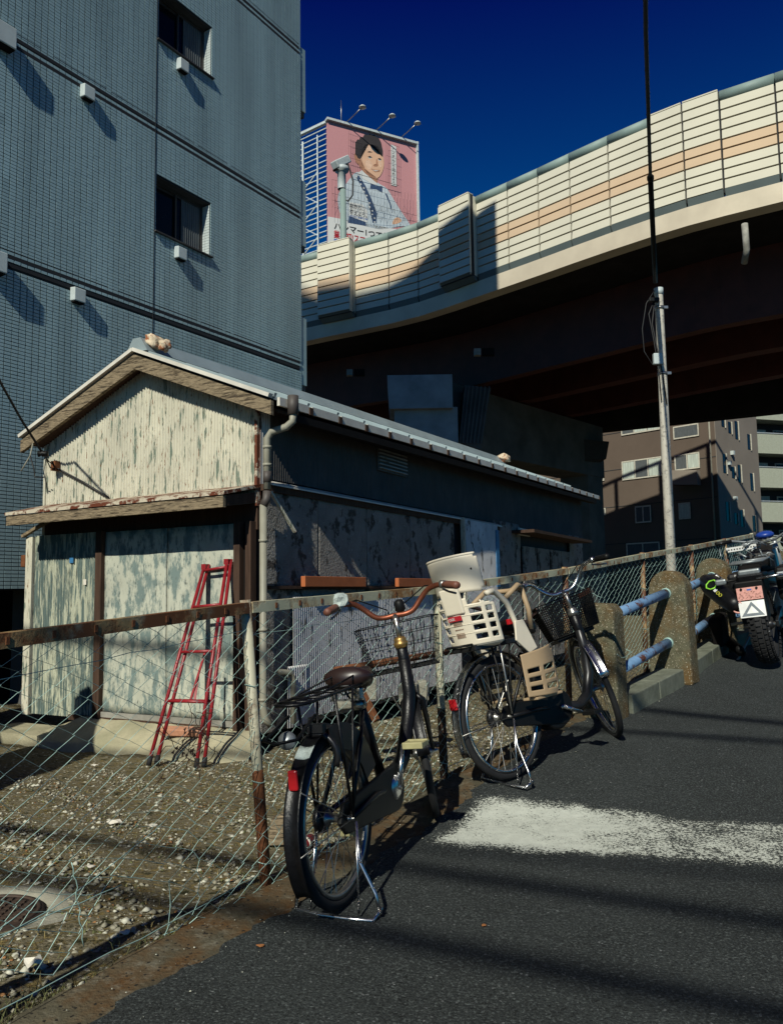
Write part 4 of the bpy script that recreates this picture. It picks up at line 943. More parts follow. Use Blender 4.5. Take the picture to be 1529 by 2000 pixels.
# ================================================================ RED LADDER
lf = [at(290, 1498, 6.72), at(383, 1507, 6.55)]
zt = S(.42, -.09, 1.50)
lt = [onpl(400, 1103, d_, S(0, -.10, 0)), onpl(444, 1093, d_, S(0, -.12, 0))]
for q in lf: q.z = zl(q.y)+.02
lad = thing('folding_ladder', 'folded red tubular stepladder leaning against the cream shed door', 'ladder', (lf[0]+lf[1])/2)
bko = d_*.055+V((0, 0, .0))
def lerp(a, c, t): return a+(c-a)*t
for oo, nm in ((V((0, 0, 0)), 'front_rail'), (bko+e_*-.03, 'rear_rail')):
    for k in (0, 1):
        MB().tube([lf[k]+oo, lt[k]+oo*.6], .0155, 10).build('side_rail', MT['ladder_red'], lad)
        MB().tube([lf[k]+oo-V((0, 0, .01)), lerp(lf[k]+oo, lt[k]+oo, .035)], .021, 10).build('rubber_foot', MT['rubber'], lad)
for t in (.29, .53, .765, .965):
    MB().tube([lerp(lf[0], lt[0], t), lerp(lf[1], lt[1], t-.005)], .013, 8).build('rung', MT['ladder_red'], lad)
MB().tube([lerp(lf[0], lt[0], .97)+bko, lerp(lf[1], lt[1], .965)+bko], .013, 8).build('rung', MT['ladder_red'], lad)
MB().tube([lerp(lf[0]+bko, lt[0]+bko, .29), lerp(lf[1]+bko, lt[1]+bko, .285)], .012, 8).build('rung', MT['ladder_red'], lad)
m0 = (lerp(lf[0], lt[0], .29)+lerp(lf[1], lt[1], .29))/2
MB().bar(m0+bko, lerp((lf[0]+lf[1])/2, (lt[0]+lt[1])/2, .52)+bko*1.6+e_*-.02, .02, .008).build('spreader', MT['ladder_red'], lad)
MB().bar(m0+bko*1.3-e_*.03, lerp((lf[0]+lf[1])/2, (lt[0]+lt[1])/2, .40)+bko*1.6, .02, .008).build('spreader', MT['ladder_red'], lad)
for k in (0, 1): MB().box(lt[k]+V((0, 0, -.02)), (.05, .04, .05), SX).build('hinge_bracket', MT['ladder_red'], lad)

# ================================================================ CHAIN LINK FENCE
FT = [V((-3.05, -.9, .95)), V((-1.36, 1.72, 1.05)), at(480, 1187, 3.2), at(852, 1152, 4.45), at(1103, 1116, 5.65), at(1254, 1086, 6.95), at(1349, 1070, 7.9), at(1414, 1057, 8.95), at(1468, 1046, 10.1)]
FBs = [V((-3.0, -.9, zr(-.9)))] + [V((-1.36, 1.72, zr(1.72)))] + [V((p.x, p.y, zr(p.y)-.03)) for p in FB] + [V((3.72, 8.95, zr(8.95))), V((4.6, 10.1, zr(10.1)))]
fen = thing('chain_link_fence', 'rusty chain link fence with an angle iron top rail, leaning along the street edge', 'fence', FBs[2])
for i in range(len(FT)):
    top, bot = FT[i], FBs[i]
    m_ = MT['fence_post_rust'] if i in (4, 5, 6, 7) else MT['fence_post']
    dr_ = (bot-top).normalized()
    r_ = .021
    po = MB().tube([top-dr_*.03, bot+dr_*.05], r_, 10).build('post', m_, fen)
    if i in (2, 3):
        sp = .58 if i == 2 else .62
        po2 = MB().tube([lerp(top, bot, sp), lerp(top, bot, sp+.03), bot+dr_*.05], [.0215, .0225, .0225], 10).build('rusted_foot', MT['rust'] if i == 2 else MT['wood_brown'], po)
    for t in (.28, .62, .9):
        q = lerp(top, bot, t); MB().tube([q+V((math.cos(a)*.026, math.sin(a)*.026, .004*math.sin(a*2))) for a in np.linspace(0, 6.0, 9)], .0018, 4).build('tie_wire', MT['wire'], po)
for i in range(len(FT)-1):
    a, c = FT[i], FT[i+1]; m_ = MT['fence_rail_rust'] if i < 2 else MT['fence_rail']
    t = (c-a).normalized(); sdv = t.cross(V((0, 0, 1))).normalized(); a2 = a+t*.012; c2_ = c-t*.012
    b = MB().bar(a2+sdv*.024, c2_+sdv*.024, .005, .042); b.bar(a2+sdv*.003+V((0, 0, .0185)), c2_+sdv*.003+V((0, 0, .0185)), .037, .005)
    ra = b.build('top_rail', m_, fen)
    b = MB(); n = int((c-a).length/.145)
    for k in range(1, n):
        q = lerp(a, c, k/n)+sdv*.0275; b.box(q, (.012, .003, .022), (t, sdv, V((0, 0, 1))))
    b.build('bolt_holes', MT['rust'], ra, kind='stuff')
# mesh wires: one zigzag per column, pulled out of shape here and there
from mathutils import noise as mnoise
def fpt(s, h, side=0.0):    # s: distance index along posts, h: 0 bottom .. 1 rail
    i = min(int(s), len(FT)-2); f = s-i
    t_ = lerp(FT[i], FT[i+1], f); b_ = lerp(FBs[i], FBs[i+1], f)+V((0, 0, .02))
    sag = -.035*math.sin(math.pi*f)*h
    q = lerp(b_, t_, h); tt = (FT[i+1]-FT[i]); tt.z = 0; tt.normalize(); n_ = V((tt.y, -tt.x, 0))
    return q, tt, n_
SEGL = [(FT[i+1]-FT[i]).length for i in range(len(FT)-1)]
cell = .053
def mesh_seg(si, mname, r=.0014):
    b = MB(); L_ = SEGL[si]; n = int(L_/cell); rows = int(.98/(cell*.5))
    for k in range(n+1):
        pts = []
        for j in range(rows+1):
            h = j/rows
            x = k*cell + (cell*.5 if (j+k) % 2 else -cell*.5)*.98
            s = si + min(1, max(0, x/L_))
            q, tt, n_ = fpt(s, h*.985)
            nz = mnoise.noise(V((s*2.3, h*3.1, 1.7))); nz2 = mnoise.noise(V((s*2.0, h*2.7, 9.3)))
            lo = (1-h)**1.5
            dmg = 1.0
            if si == 1 and s < 1.75: dmg = 2.6
            tx = .060*nz*dmg*(1-h*h) + .06*(1-h)*h + .012*mnoise.noise(V((s*14, h*9, 2.2))); tz = .040*nz2*dmg*(1-h*h) + .012*mnoise.noise(V((s*13, h*10, 6.2)))*(1-h)
            dn = .035*mnoise.noise(V((s*1.4, h*2.2, 4.4)))*dmg*(1-h)
            q = q + tt*tx + V((0, 0, max(tz, -h*.9))) + n_*(dn + (.0022 if (j+k) % 2 else -.0022) + (.012 if (s > 2 and si < 4) else .01))
            q = q + V((random.uniform(-.003, .003), random.uniform(-.003, .003), random.uniform(-.003, .003)))
            if dmg > 2 and h < .16+.10*mnoise.noise(V((s*6, 3, 3))) and 1.15 < s < 1.65: continue
            pts.append(q)
        if len(pts) > 3: b.tube(pts, r, 4, cap=False)
    return b.build('wire_mesh', MT[mname], fen, kind='stuff', fix=False)
for si in range(len(SEGL)): mesh_seg(si, 'wire' if si not in (3,) else 'wire')
# loose tension wires
b = MB()
def loose(p, q, sag=.03, r=.0016, n=14):
    pts = []
    for i in range(n+1):
        t = i/n; w = lerp(p, q, t)+V((random.uniform(-.004, .004), random.uniform(-.004, .004), -sag*math.sin(math.pi*t)+random.uniform(-.004, .004))); pts.append(w)
    b.tube(pts, r, 5)
q1 = fpt(1.2, .22)[0]; q2 = fpt(1.72, .36)[0]; loose(q1, q2, .05)
loose(fpt(1.0, .10)[0], fpt(1.45, .30)[0], .03); loose(fpt(1.50, .34)[0], fpt(1.52, .10)[0], 0, .0016); loose(fpt(1.0, .30)[0], fpt(1.6, .22)[0], .02)
for si in range(1, 7): loose(fpt(si, .05)[0], fpt(si+1, .05)[0], .01); loose(fpt(si, .9)[0], fpt(si+1, .92)[0], .01, .0012)
b.build('tension_wire', MT['wire'], fen)

# ================================================================ BRIDGE RAILING
BPS = [V((1.44, 5.66, zr(5.66)-.04)), V((2.24, 6.62, zr(6.6)-.02)), V((3.12, 7.95, zr(7.95)-.02)), V((4.50, 9.3, zr(9.3)-.02)), V((5.4, 10.7, zr(10.7)))]
rail = thing('bridge_railing', 'old bridge railing of round topped mossy concrete posts joined by rusting blue pipes', 'railing', BPS[1])
rd = (BPS[2]-BPS[0]); rd.z = 0; rd.normalize(); rn = V((rd.y, -rd.x, 0))
for i, p in enumerate(BPS):
    w, dp_ = (.30, .20)
    if i == 0: w = .23; dp_ = .20
    H = .80 if i == 0 else .90
    # cross section outline seen along the railing: width across (rn), rounded top
    out = []
    if i == 0:
        out = [(-w/2*1.08, 0), (w/2*1.08, 0), (w/2, H-.05), (w/2-.04, H), (-w/2, H+.01)]
    else:
        out = [(-w/2*1.12, 0), (w/2*1.12, 0), (w/2, H-.16)]
        for k in range(1, 10):
            a = math.pi*k/10; out.append((w/2*math.cos(a), H-.16+.16*math.sin(a)))
        out.append((-w/2, H-.16))
    b = MB().prism([p+rn*x+V((0, 0, z)) for x, z in out], rd*-dp_/2, rd*dp_/2)
    b.build('concrete_post', MT['post_conc'], rail, bevel=.018)
for i in range(len(BPS)-1):
    a, c = BPS[i], BPS[i+1]; t = (c-a).normalized()
    for h, hh in ((.70, .73), (.30, .34)):
        if i == 0:
            h -= .0
        P_ = [a+t*(.12 if i or h > .5 else .16)+V((0, 0, h)), lerp(a, c, .5)+V((0, 0, (h+hh)/2)), c-t*.09+V((0, 0, hh))]
        MB().tube(P_, .037, 14).build('pipe_rail', MT['blue_pipe'], rail)
        MB().tube([c-t*.115+V((0, 0, hh)), c-t*.09+V((0, 0, hh))], .043, 14).build('pipe_collar', MT['wire'], rail)
    ka = a+t*.16+rn*.02; kc2 = c-t*.115+rn*.02
    ka.z = zr(ka.y)+.045; kc2.z = zr(kc2.y)+.045
    MB().bar(ka, lerp(ka, kc2, .497), .20, .15).build('kerb_stone', MT['kerb'], rail, bevel=.008)
    MB().bar(lerp(ka, kc2, .503), kc2, .20, .15).build('kerb_stone', MT['kerb'], rail, bevel=.008)
b = MB(); q = BPS[0]+V((0, 0, .47)); loose(q+rn*.14-rd*.13, q+rn*.14+rd*.14, .03, .002); loose(q+rn*.14+rd*.14, q+rd*.16+rn*-.1+V((0, 0, .12)), 0, .002)
loose(FT[4]+V((0, 0, -.05)), BPS[0]+V((0, 0, .84)), .0, .0018); b.build('bound_wire', MT['wire'], rail)

# ================================================================ UTILITY POLE and cables
pt, pb = at(1286, 566, 9.2), at(1310, 1110, 9.2); pb.z = -.1
pole = thing('utility_pole', 'slim pale galvanised pole behind the fence with banded black cable at its top', 'utility pole', pb)
MB().tube([pb, lerp(pb, pt, .6), pt-V((0, 0, .06)), pt], [.060, .053, .047, .047], 16).build('pole_shaft', MT['pole'], pole)
MB().tube([pt-V((0, 0, .06)), pt+V((0, 0, .02))], .052, 16).build('pole_cap', MT['vent'], pole)
for dz in (.20, .98): MB().tube([pt-V((0, 0, dz)), pt-V((0, 0, dz+.035))], .056, 16).build('steel_band', MT['steel'], pole)
for dz in (.2, .98): MB().box(pt+V((.06, -.02, -dz-.015)), (.06, .02, .03)).build('band_bolt', MT['steel'], pole)
b = MB(); w0 = pt+V((-.06, -.03, -.12))
b.tube([w0+V((0, 0, .1)), w0+V((-.10, 0, -.05)), w0+V((-.16, 0, -.35)), w0+V((-.15, 0, -.62)), w0+V((-.06, 0, -.78)), w0+V((.02, 0, -.7))], .006, 6)
b.tube([w0+V((.0, 0, 0)), w0+V((-.05, -.02, -.3)), w0+V((-.01, -.03, -.6)), w0+V((.04, -.03, -.9)), w0+V((.07, -.03, -1.25))], .008, 6)
b.tube([w0+V((0, 0, 0)), w0+V((-.08, -.01, -.18)), w0+V((-.04, -.02, -.5)), w0+V((.0, -.03, -.9)), w0+V((.01, -.03, -1.2))], .007, 6)
b.build('drop_wire', MT['lead'], pole)
MB().box(w0+V((-.01, -.03, -.72)), (.10, .06, .13)).build('cable_clamp', MT['vent'], pole, bevel=.01)
MB().box(w0+V((-.02, -.03, -.02)), (.12, .05, .05)).build('cable_clamp', MT['black'], pole, bevel=.01)
cb = thing('overhead_cable', 'thick black overhead cable in a tube sleeve dropping to the top of the slim pole', 'cable', pt)
k0, k1, k2, k3 = pt+V((-.05, -.05, .08)), at(1270, 345, 7.4), at(1261, 60, 5.4), at(1258, -300, 3.9)
MB().tube([k0, lerp(k0, k1, .2), k1], .027, 10).build('tube_sleeve', MT['black'], cb)
MB().tube([lerp(k0, k1, .985), k1], .034, 10).build('sleeve_end', MT['black'], cb)
b = MB(); pts = [k1, lerp(k1, k2, .33), lerp(k1, k2, .66), k2, k3, at(1255, -900, 2.6)]
b.tube(pts, .016, 8); pts2 = []
for i in range(60):
    t = i/59*(len(pts)-1); j = min(int(t), len(pts)-2); q = lerp(pts[j], pts[j+1], t-j); pts2.append(q+V((.016*math.cos(i*1.9), .016*math.sin(i*1.9), 0)))
b.tube(pts2, .004, 5); b.build('twisted_cable', MT['lead'], cb)
# service cable to the shed corner
a0 = at(-160, 480, 6.0); a1 = at(42, 820, 8.1); a2 = at(84, 886, 8.25); a3 = onpl(108, 910, d_, S(0, -.06, 0))
sc = thing('service_cable', 'sagging black service cable with an insulator reaching the left gable corner of the shed', 'cable', a3)
MB().tube([a0, at(-40, 660, 7.2), lerp(at(-40, 660, 7.2), a1, .5)+V((0, 0, -.03)), a1, a2], .012, 8).build('cable', MT['lead'], sc)
MB().lathe([(0, -.05), (.035, -.045), (.02, -.02), (.035, 0), (.02, .02), (.035, .045), (0, .05)], a2, 'x', 10).build('insulator', MT['black'], sc)
MB().tube([a2, lerp(a2, a3, .5)+V((0, 0, -.02)), a3], .006, 6).build('strain_wire', MT['lead'], sc)
MB().tube([a2+V((.02, 0, -.02)), lerp(a2, a3, .6)+V((0, 0, -.07)), a3+V((.02, 0, -.03))], .006, 6).build('strain_wire', MT['lead'], sc)
MB().box(a3, (.07, .06, .1), SX).build('wall_bracket', MT['rust'], sc)
g0 = onpl(112, 915, d_, S(0, -.05, 0)); g1 = onpl(212, 972, d_, S(0, -.05, 0))
MB().tube([a3, g0, lerp(g0, g1, .5)+V((0, 0, .01)), g1], .011, 8).build('wall_cable', MT['lead'], sc)
h0 = at(64, 866, 8.4); h1 = at(59, 890, 8.4)
MB().tube([h0, h1, at(50, 905, 8.4), at(41, 920, 8.4)], .007, 6).build('loose_end', MT['pipe'], sc)
MB().tube([h1, at(66, 915, 8.4), at(68, 932, 8.4), at(86, 932, 8.4)], .007, 6).build('loose_end', MT['lead'], sc)

# overhead street cables above and behind the viewpoint (their shadows cross the road)
def overhead(p1, p2, H, r, label, ext=9):
    g1_, g2_ = ground(*p1), ground(*p2); back = -SD*(H/-SD.z)
    a, c = g1_+back, g2_+back; t = (c-a).normalized(); a -= t*ext; c += t*ext
    o = MB().tube([a, lerp(a, c, .33), lerp(a, c, .66), c], r, 8).build('street_cable', MT['lead']); tag(o, label, 'cable', 'street cables overhead')
    setbase(o, a)
overhead((760, 1690), (1500, 1800), 7.5, .034, 'black street cable overhead, the one whose shadow runs just below the white road line')
overhead((720, 1822), (1440, 1965), 7.8, .040, 'black street cable overhead, the one whose shadow crosses the lowest part of the road')
overhead((880, 1660), (1500, 1712), 9.5, .018, 'thin black street cable overhead casting the faintest shadow under the white road line')
overhead((1230, 1383), (1525, 1413), 8.5, .042, 'black street cable overhead, the one whose shadow is farthest up the road')
overhead((1150, 1425), (1525, 1450), 8.2, .034, 'black street cable overhead whose shadow reaches the front wheel of the bicycle with child seat')
# block walls added out of view to shade the left of the lot
bw = thing('lot_shade_wall', 'added concrete block wall out of view, shading the left side of the lot', 'wall', (-3.95, 2.2, 0))
b = MB()
for j in range(11):
    for i in range(14):
        x0 = -3.60-.018*i; y0 = .8+.39*i+(.2 if j % 2 else 0)
        b.box((x0, y0, -.05+.2*j), (.15, .385, .193), (V((1, .046, 0)).normalized(), V((-.046, 1, 0)).normalized(), V((0, 0, 1))))
for j in range(16):
    for i in range(16):
        b.box((-5.25, 3.0+.39*i+(.2 if j % 2 else 0), -.05+.2*j), (.15, .385, .193))
b.build('blocks', MT['block'], bw, kind='stuff')
# ================================================================ BICYCLES
def arc(cx, cz, r, a0, a1, n=20, y=0):
    return [V((cx+r*math.cos(rad(a0+(a1-a0)*i/n)), y, cz+r*math.sin(rad(a0+(a1-a0)*i/n)))) for i in range(n+1)]
def band(b, pts, w, th=.0015, crown=.008):      # a curved mudguard: cross section bowed across its width
    n = len(pts); vs = []; m = 6
    for i, p in enumerate(pts):
        t = (pts[min(i+1, n-1)]-pts[max(i-1, 0)]).normalized(); up = V((0, 1, 0)).cross(t)
        for k in range(m+1):
            y = -w/2+w*k/m; q = p + V((0, y, 0)) + up*(crown*(1-(2*y/w)**2)*-1*SGN[0]); vs.append(q)
    return b.add(vs, [(i*(m+1)+k, i*(m+1)+k+1, (i+1)*(m+1)+k+1, (i+1)*(m+1)+k) for i in range(n-1) for k in range(m)], True)
SGN = [1]
def wheel(root, cx, R, xf, tw=.019, spoke_m='steel', rim_m='chrome'):
    b = MB(xf); ty = []
    n = 56; m = 10; vs = []
    for i in range(n):
        a = 2*math.pi*i/n
        for k in range(m):
            c = 2*math.pi*k/m; rr = R-tw+tw*math.cos(c)*1.0; vs.append((cx+rr*math.cos(a), tw*.95*math.sin(c), R+rr*math.sin(a)))
    b.add(vs, [(i*m+k, i*m+(k+1) % m, ((i+1) % n)*m+(k+1) % m, ((i+1) % n)*m+k) for i in range(n) for k in range(m)], True)
    wh = b.build('wheel', MT['rubber'], root, local=True)
    b = MB(xf); prof = [(R-.034, .014), (R-.050, .013), (R-.054, 0), (R-.050, -.013), (R-.034, -.014), (R-.040, 0)]; m = len(prof); vs = []
    for i in range(n):
        a = 2*math.pi*i/n
        for r, y in prof: vs.append((cx+r*math.cos(a), y, R+r*math.sin(a)))
    b.add(vs, [(i*m+k, i*m+(k+1) % m, ((i+1) % n)*m+(k+1) % m, ((i+1) % n)*m+k) for i in range(n) for k in range(m)], True)
    b.build('rim', MT[rim_m], wh, local=True)
    b = MB(xf); ns = 32
    for i in range(ns):
        a = 2*math.pi*i/ns; sgn = 1 if i % 2 else -1; a2 = a+.55*(1 if i % 4 < 2 else -1)
        b.tube([(cx+.022*math.cos(a2), sgn*.030, R+.022*math.sin(a2)), (cx+(R-.05)*math.cos(a), 0, R+(R-.05)*math.sin(a))], .0013, 4)
    b.build('spokes', MT[spoke_m], wh, local=True, kind='stuff')
    b = MB(xf); b.lathe([(.006, -.075), (.012, -.05), (.030, -.034), (.030, -.028), (.014, -.02), (.014, .02), (.030, .028), (.030, .034), (.012, .05), (.006, .075)], (cx, 0, R), 'y', 14)
    b.build('hub', MT['steel'], wh, local=True)
    return wh
def pose(Pr, Pf, lean):
    f_ = (Pf-Pr).normalized(); sdv = V((0, 0, 1)).cross(f_).normalized(); u_ = f_.cross(sdv)
    Rl = Matrix.Rotation(-rad(lean), 3, f_)
    sdv = Rl @ sdv; u_ = Rl @ u_
    return Matrix((f_, sdv, u_)).transposed()
def steer_xf(piv, axis, ang):
    return Matrix.Translation(piv) @ Matrix.Rotation(rad(ang), 4, axis) @ Matrix.Translation(-piv)
def slab(b, pts, y0, y1): return b.prism([V((x, 0, z)) for x, z in pts], (0, y0, 0), (0, y1, 0))
def wirebasket(xf, x0, x1, z0, z1, w0, w1, nx, nz, r, dz=0):
    b = MB(xf)
    def ring(t, rr):
        w = w0+(w1-w0)*t; xa_ = x0-.02*t; xb_ = x1+.035*t; z = z0+(z1-z0)*t
        P = [(xa_, -w/2, z), (xa_, w/2, z), (xb_, w/2*.92, z), (xb_, -w/2*.92, z)]
        b.tube(P, rr, 5, closed=True)
    for j in range(nz+1): ring(j/nz, r*1.6 if j in (0, nz) else r)
    for k in range(nx+1):
        f_ = k/nx-.5
        b.tube([(x0, f_*w0, z0), (x0-.02, f_*w1, z1)], r, 4); b.tube([(x1, f_*w0*.92, z0), (x1+.035, f_*w1*.92, z1)], r, 4)
        b.tube([(x0, f_*w0, z0), (x1, f_*w0*.92, z0)], r, 4)
    ny = max(3, int(nx*.75))
    for k in range(1, ny):
        t = k/ny
        for sg in (-1, 1):
            b.tube([(x0+(x1-x0)*t, sg*w0/2*(1-.08*t), z0), (x0-.02+(x1-x0+.055)*t, sg*w1/2*(1-.08*t), z1)], r, 4)
        b.tube([(x0+(x1-x0)*t, -w0/2, z0), (x0+(x1-x0)*t, w0/2, z0)], r, 4)
    return b
def bicycle(name, label, Pr, Pf, lean, steer, kind, R=.33, WB=1.10):
    Rm = pose(Pr, Pf, lean); root = thing(name, label, 'bicycle', Pr, 'bicycles parked against the fence', Rm)
    I = Matrix.Identity(4); hb_, ht_ = V((WB-.175, 0, .60)), V((WB-.235, 0, .84))
    if kind == 2: hb_, ht_ = V((WB-.17, 0, .56)), V((WB-.23, 0, .80))
    SX_ = steer_xf(hb_, (ht_-hb_).normalized(), steer)
    def P(b, nm, m, par=root, **k): return b.build(nm, MT[m], par, local=True, **k)
    k1 = kind == 1
    fm = 'black_gloss'
    wheel(root, 0, R, I, rim_m='steel' if k1 else 'chrome'); wheel(root, WB, R, SX_, rim_m='chrome')
    bb = V((.46, 0, .285)); st = V((.30, 0, .66))
    b = MB()
    if k1: b.tube([ht_-V((-.02, 0, .08)), hb_+V((-.02, 0, 0)), (WB-.24, 0, .50), (WB-.36, 0, .35), (WB-.50, 0, .29), bb], [.028, .030, .032, .032, .032, .030], 14)
    else: b.tube([ht_-V((-.02, 0, .06)), hb_+V((-.015, 0, 0)), (WB-.20, 0, .42), (WB-.26, 0, .30), (WB-.36, 0, .255), bb], [.024, .027, .030, .032, .030, .030], 14)
    P(b, 'main_tube', fm if k1 else 'moto_frame')
    P(MB().tube([hb_, ht_], .026, 14), 'head_tube', fm)
    P(MB().tube([bb, st], .021, 12), 'seat_tube', fm)
    P(MB().tube([st-(st-bb).normalized()*.03, st], .027, 12), 'seat_clamp', 'steel')
    sp = st+(st-bb).normalized()*(.035 if k1 else .05)
    P(MB().tube([st, sp], .013, 10), 'seat_post', 'steel' if k1 else 'chrome')
    for sy in (1, -1):
        P(MB().tube([bb+V((0, .03*sy, 0)), (.25, .055*sy, .31), (0, .06*sy, R)], .011, 8), 'chain_stay', fm)
        P(MB().tube([st-V((.02, -.02*sy, .04)), (.18, .045*sy, .52), (0, .06*sy, R)], .0085, 8), 'seat_stay', fm)
    # saddle
    s0 = sp+V((.0, 0, .03)); b = MB(); vs = []; nl, nw = 16, 14
    for i in range(nl+1):
        t = i/nl; x = -.12+.26*t; hw = .105*(1-max(0, (t-.25)/.75)**.8*.80) if t > .25 else .105*math.sqrt(max(.02, 1-((.25-t)/.25)**2*.75))
        for k in range(nw):
            a = 2*math.pi*k/nw; y = hw*math.cos(a); z = .038*math.sin(a) if math.sin(a) > 0 else .046*math.sin(a)
            z += .018*(1-abs(2*t-1)) * 0 + (.012 if t < .3 else 0) + (.03*(1-t) if False else 0)
            e = 1 if 0 < i < nl else .3
            vs.append(s0+V((x, y*e, z*e+.02+.01*(1-t))))
    b.add(vs, [(i*nw+k, i*nw+(k+1) % nw, (i+1)*nw+(k+1) % nw, (i+1)*nw+k) for i in range(nl) for k in range(nw)]+[tuple(range(nw)), tuple(nl*nw+k for k in range(nw))], True)
    sd_o = P(b, 'saddle', 'saddle_brown')
    b = MB()
    for sy in (1, -1):
        b.tube([s0+V((.10, .01*sy, -.005)), s0+V((.03, .022*sy, -.03)), s0+V((-.06, .03*sy, -.03)), s0+V((-.1, .035*sy, -.0))], .004, 6)
        b.lathe([(.016, z) if i % 2 else (.011, z) for i, z in enumerate(np.linspace(-.045, -.002, 9))], s0+V((-.085, .055*sy, 0)), 'z', 8)
    b.bar(s0+V((-.085, -.07, -.045)), s0+V((-.085, .07, -.045)), .012, .006)
    P(b, 'saddle_springs', 'steel', sd_o)
    # mudguards
    SGN[0] = 1
    fr_ = R+.028
    b = MB(); band(b, arc(0, R, fr_, 35, 212 if k1 else 205, 34), .056); rf = P(b, 'rear_mudguard', 'black_gloss' if k1 else 'chrome', solid=.002)
    if k1: b = MB(); band(b, arc(0, R, fr_+.002, 118, 128, 3), .057); P(b, 'tape_patch', 'cloth_pale', rf, solid=.002)
    b = MB(SX_); band(b, arc(WB, R, fr_, -12 if k1 else 0, 172 if k1 else 150, 30) if k1 else arc(WB, R, fr_, -5, 170, 30), .056); P(b, 'front_mudguard', 'black_gloss' if k1 else 'chrome', solid=.002)
    # reflector
    ra = rad(158 if k1 else 160); rc = V(((fr_+.016)*math.cos(ra), 0, R+(fr_+.016)*math.sin(ra)))
    if k1: rc.z = R+.20; rc.x = -math.sqrt(fr_**2-.20**2)-.018
    b = MB().box(rc, (.014, .034, .066) if k1 else (.014, .05, .055)); rr = P(b, 'rear_reflector', 'red_refl', rf, bevel=.006)
    # fender stays
    b = MB()
    for sy in (1, -1):
        for a in ((150, 185) if k1 else (185,)):
            q = V((fr_*math.cos(rad(a)), .029*sy, R+fr_*math.sin(rad(a)))); b.tube([(0, .065*sy, R), q], .0022, 5)
    P(b, 'mudguard_stay', 'steel', rf)
    b = MB(SX_)
    for sy in (1, -1):
        for a in (0, 170) if k1 else (5,):
            q = V((WB+fr_*math.cos(rad(a)), .029*sy, R+fr_*math.sin(rad(a)))); b.tube([(WB, .055*sy, R), q], .0022, 5)
    P(b, 'front_mudguard_stay', 'steel')
    # fork
    cr = hb_-(ht_-hb_).normalized()*.02
    for sy in (1, -1):
        b = MB(SX_); b.tube([cr+V((0, .015*sy, .01)), cr+V((.0, .045*sy, -.02)), (WB-.11, .048*sy, .45), (WB-.04, .048*sy, .37), (WB, .05*sy, R)], [.013, .014, .013, .010, .009], 10)
        P(b, 'fork_blade', fm if k1 else 'chrome')
    ax_ = (ht_-hb_).normalized()
    b = MB(SX_); b.lathe([(.024, -.03), (.032, -.02), (.034, -.008), (.026, 0), (.030, .008), (.022, .016), (.016, .02)], ht_, 'z', 16); P(b, 'headset', 'brass' if k1 else 'steel')
    stem_t = ht_+ax_*(.10 if k1 else .11)
    b = MB(SX_); b.tube([ht_, stem_t], .012, 12); b.tube([stem_t-ax_*.01, stem_t+V((.045, 0, .015))], .014, 10); P(b, 'stem', 'steel')
    c0 = stem_t+V((.05, 0, .02))
    hbp = []
    half = [(0, 0, 0), (.0, .05, -.002), (-.005, .09, .01), (-.01, .13, .05), (-.03, .17, .085), (-.07, .21, .095), (-.12, .245, .09), (-.24, .285, .075)] if k1 else \
           [(0, 0, 0), (.0, .05, .0), (-.0, .09, .02), (-.005, .13, .06), (-.03, .165, .10), (-.07, .20, .11), (-.11, .235, .105), (-.22, .28, .085)]
    hbp = [c0+V((x, -y, z)) for x, y, z in half[::-1]]+[c0+V((x, y, z)) for x, y, z in half[1:]]
    # smooth
    sm = []
    for i in range(len(hbp)-1):
        p0, p1, p2, p3 = hbp[max(i-1, 0)], hbp[i], hbp[i+1], hbp[min(i+2, len(hbp)-1)]
        for k in range(4):
            t = k/4; sm.append(.5*((2*p1)+(-p0+p2)*t+(2*p0-5*p1+4*p2-p3)*t*t+(-p0+3*p1-3*p2+p3)*t**3))
    sm.append(hbp[-1])
    b = MB(SX_); b.tube(sm, .0125, 10); hbar = P(b, 'handlebar', 'bar_rust' if k1 else 'chrome')
    for sy in (1, -1):
        e0, e1 = c0+V((half[-2][0]-.0, sy*half[-2][1], half[-2][2])), c0+V((half[-1][0], sy*half[-1][1], half[-1][2])); dv = (e1-e0).normalized()
        b = MB(SX_); b.tube([e0+dv*.01, e0+dv*.02, e1-dv*.01, e1+dv*.005], [.015, .0175, .0175, .015], 12); P(b, 'grip', 'grip' if k1 else 'black', hbar)
        b = MB(SX_); cl = e0-dv*.025; b.tube([cl-dv*.015, cl+dv*.015], .019, 10)
        b.tube([cl+V((.03, 0, -.005)), cl+V((.05, -sy*.0, -.02)), cl+dv*.06+V((.055, 0, -.03)), cl+dv*.13+V((.045, 0, -.035))], .0055, 6)
        P(b, 'brake_lever', 'steel' if k1 else 'chrome', hbar)
    if k1:
        e0 = c0+V((half[-3][0], half[-3][1], half[-3][2])); 
        bm = bmesh.new(); bmesh.ops.create_icosphere(bm, subdivisions=2, radius=1); b = MB(SX_)
        b.add([e0+V((-.03, .02, .015))+V((v.co.x*.04, v.co.y*.04, v.co.z*.035))*(1+.25*math.sin(v.co.x*9+v.co.z*7)) for v in bm.verts], [[l.vert.index for l in f.loops] for f in bm.faces]); bm.free()
        P(b, 'knotted_rag', 'cloth_pale', hbar)
        b = MB(SX_); b.lathe([(.0, .05), (.018, .045), (.024, .03), (.024, .0), (.015, -.01)], c0+V((.01, -.03, .02)), 'z', 12); P(b, 'bell', 'black', hbar)
    # cables
    b = MB(SX_)
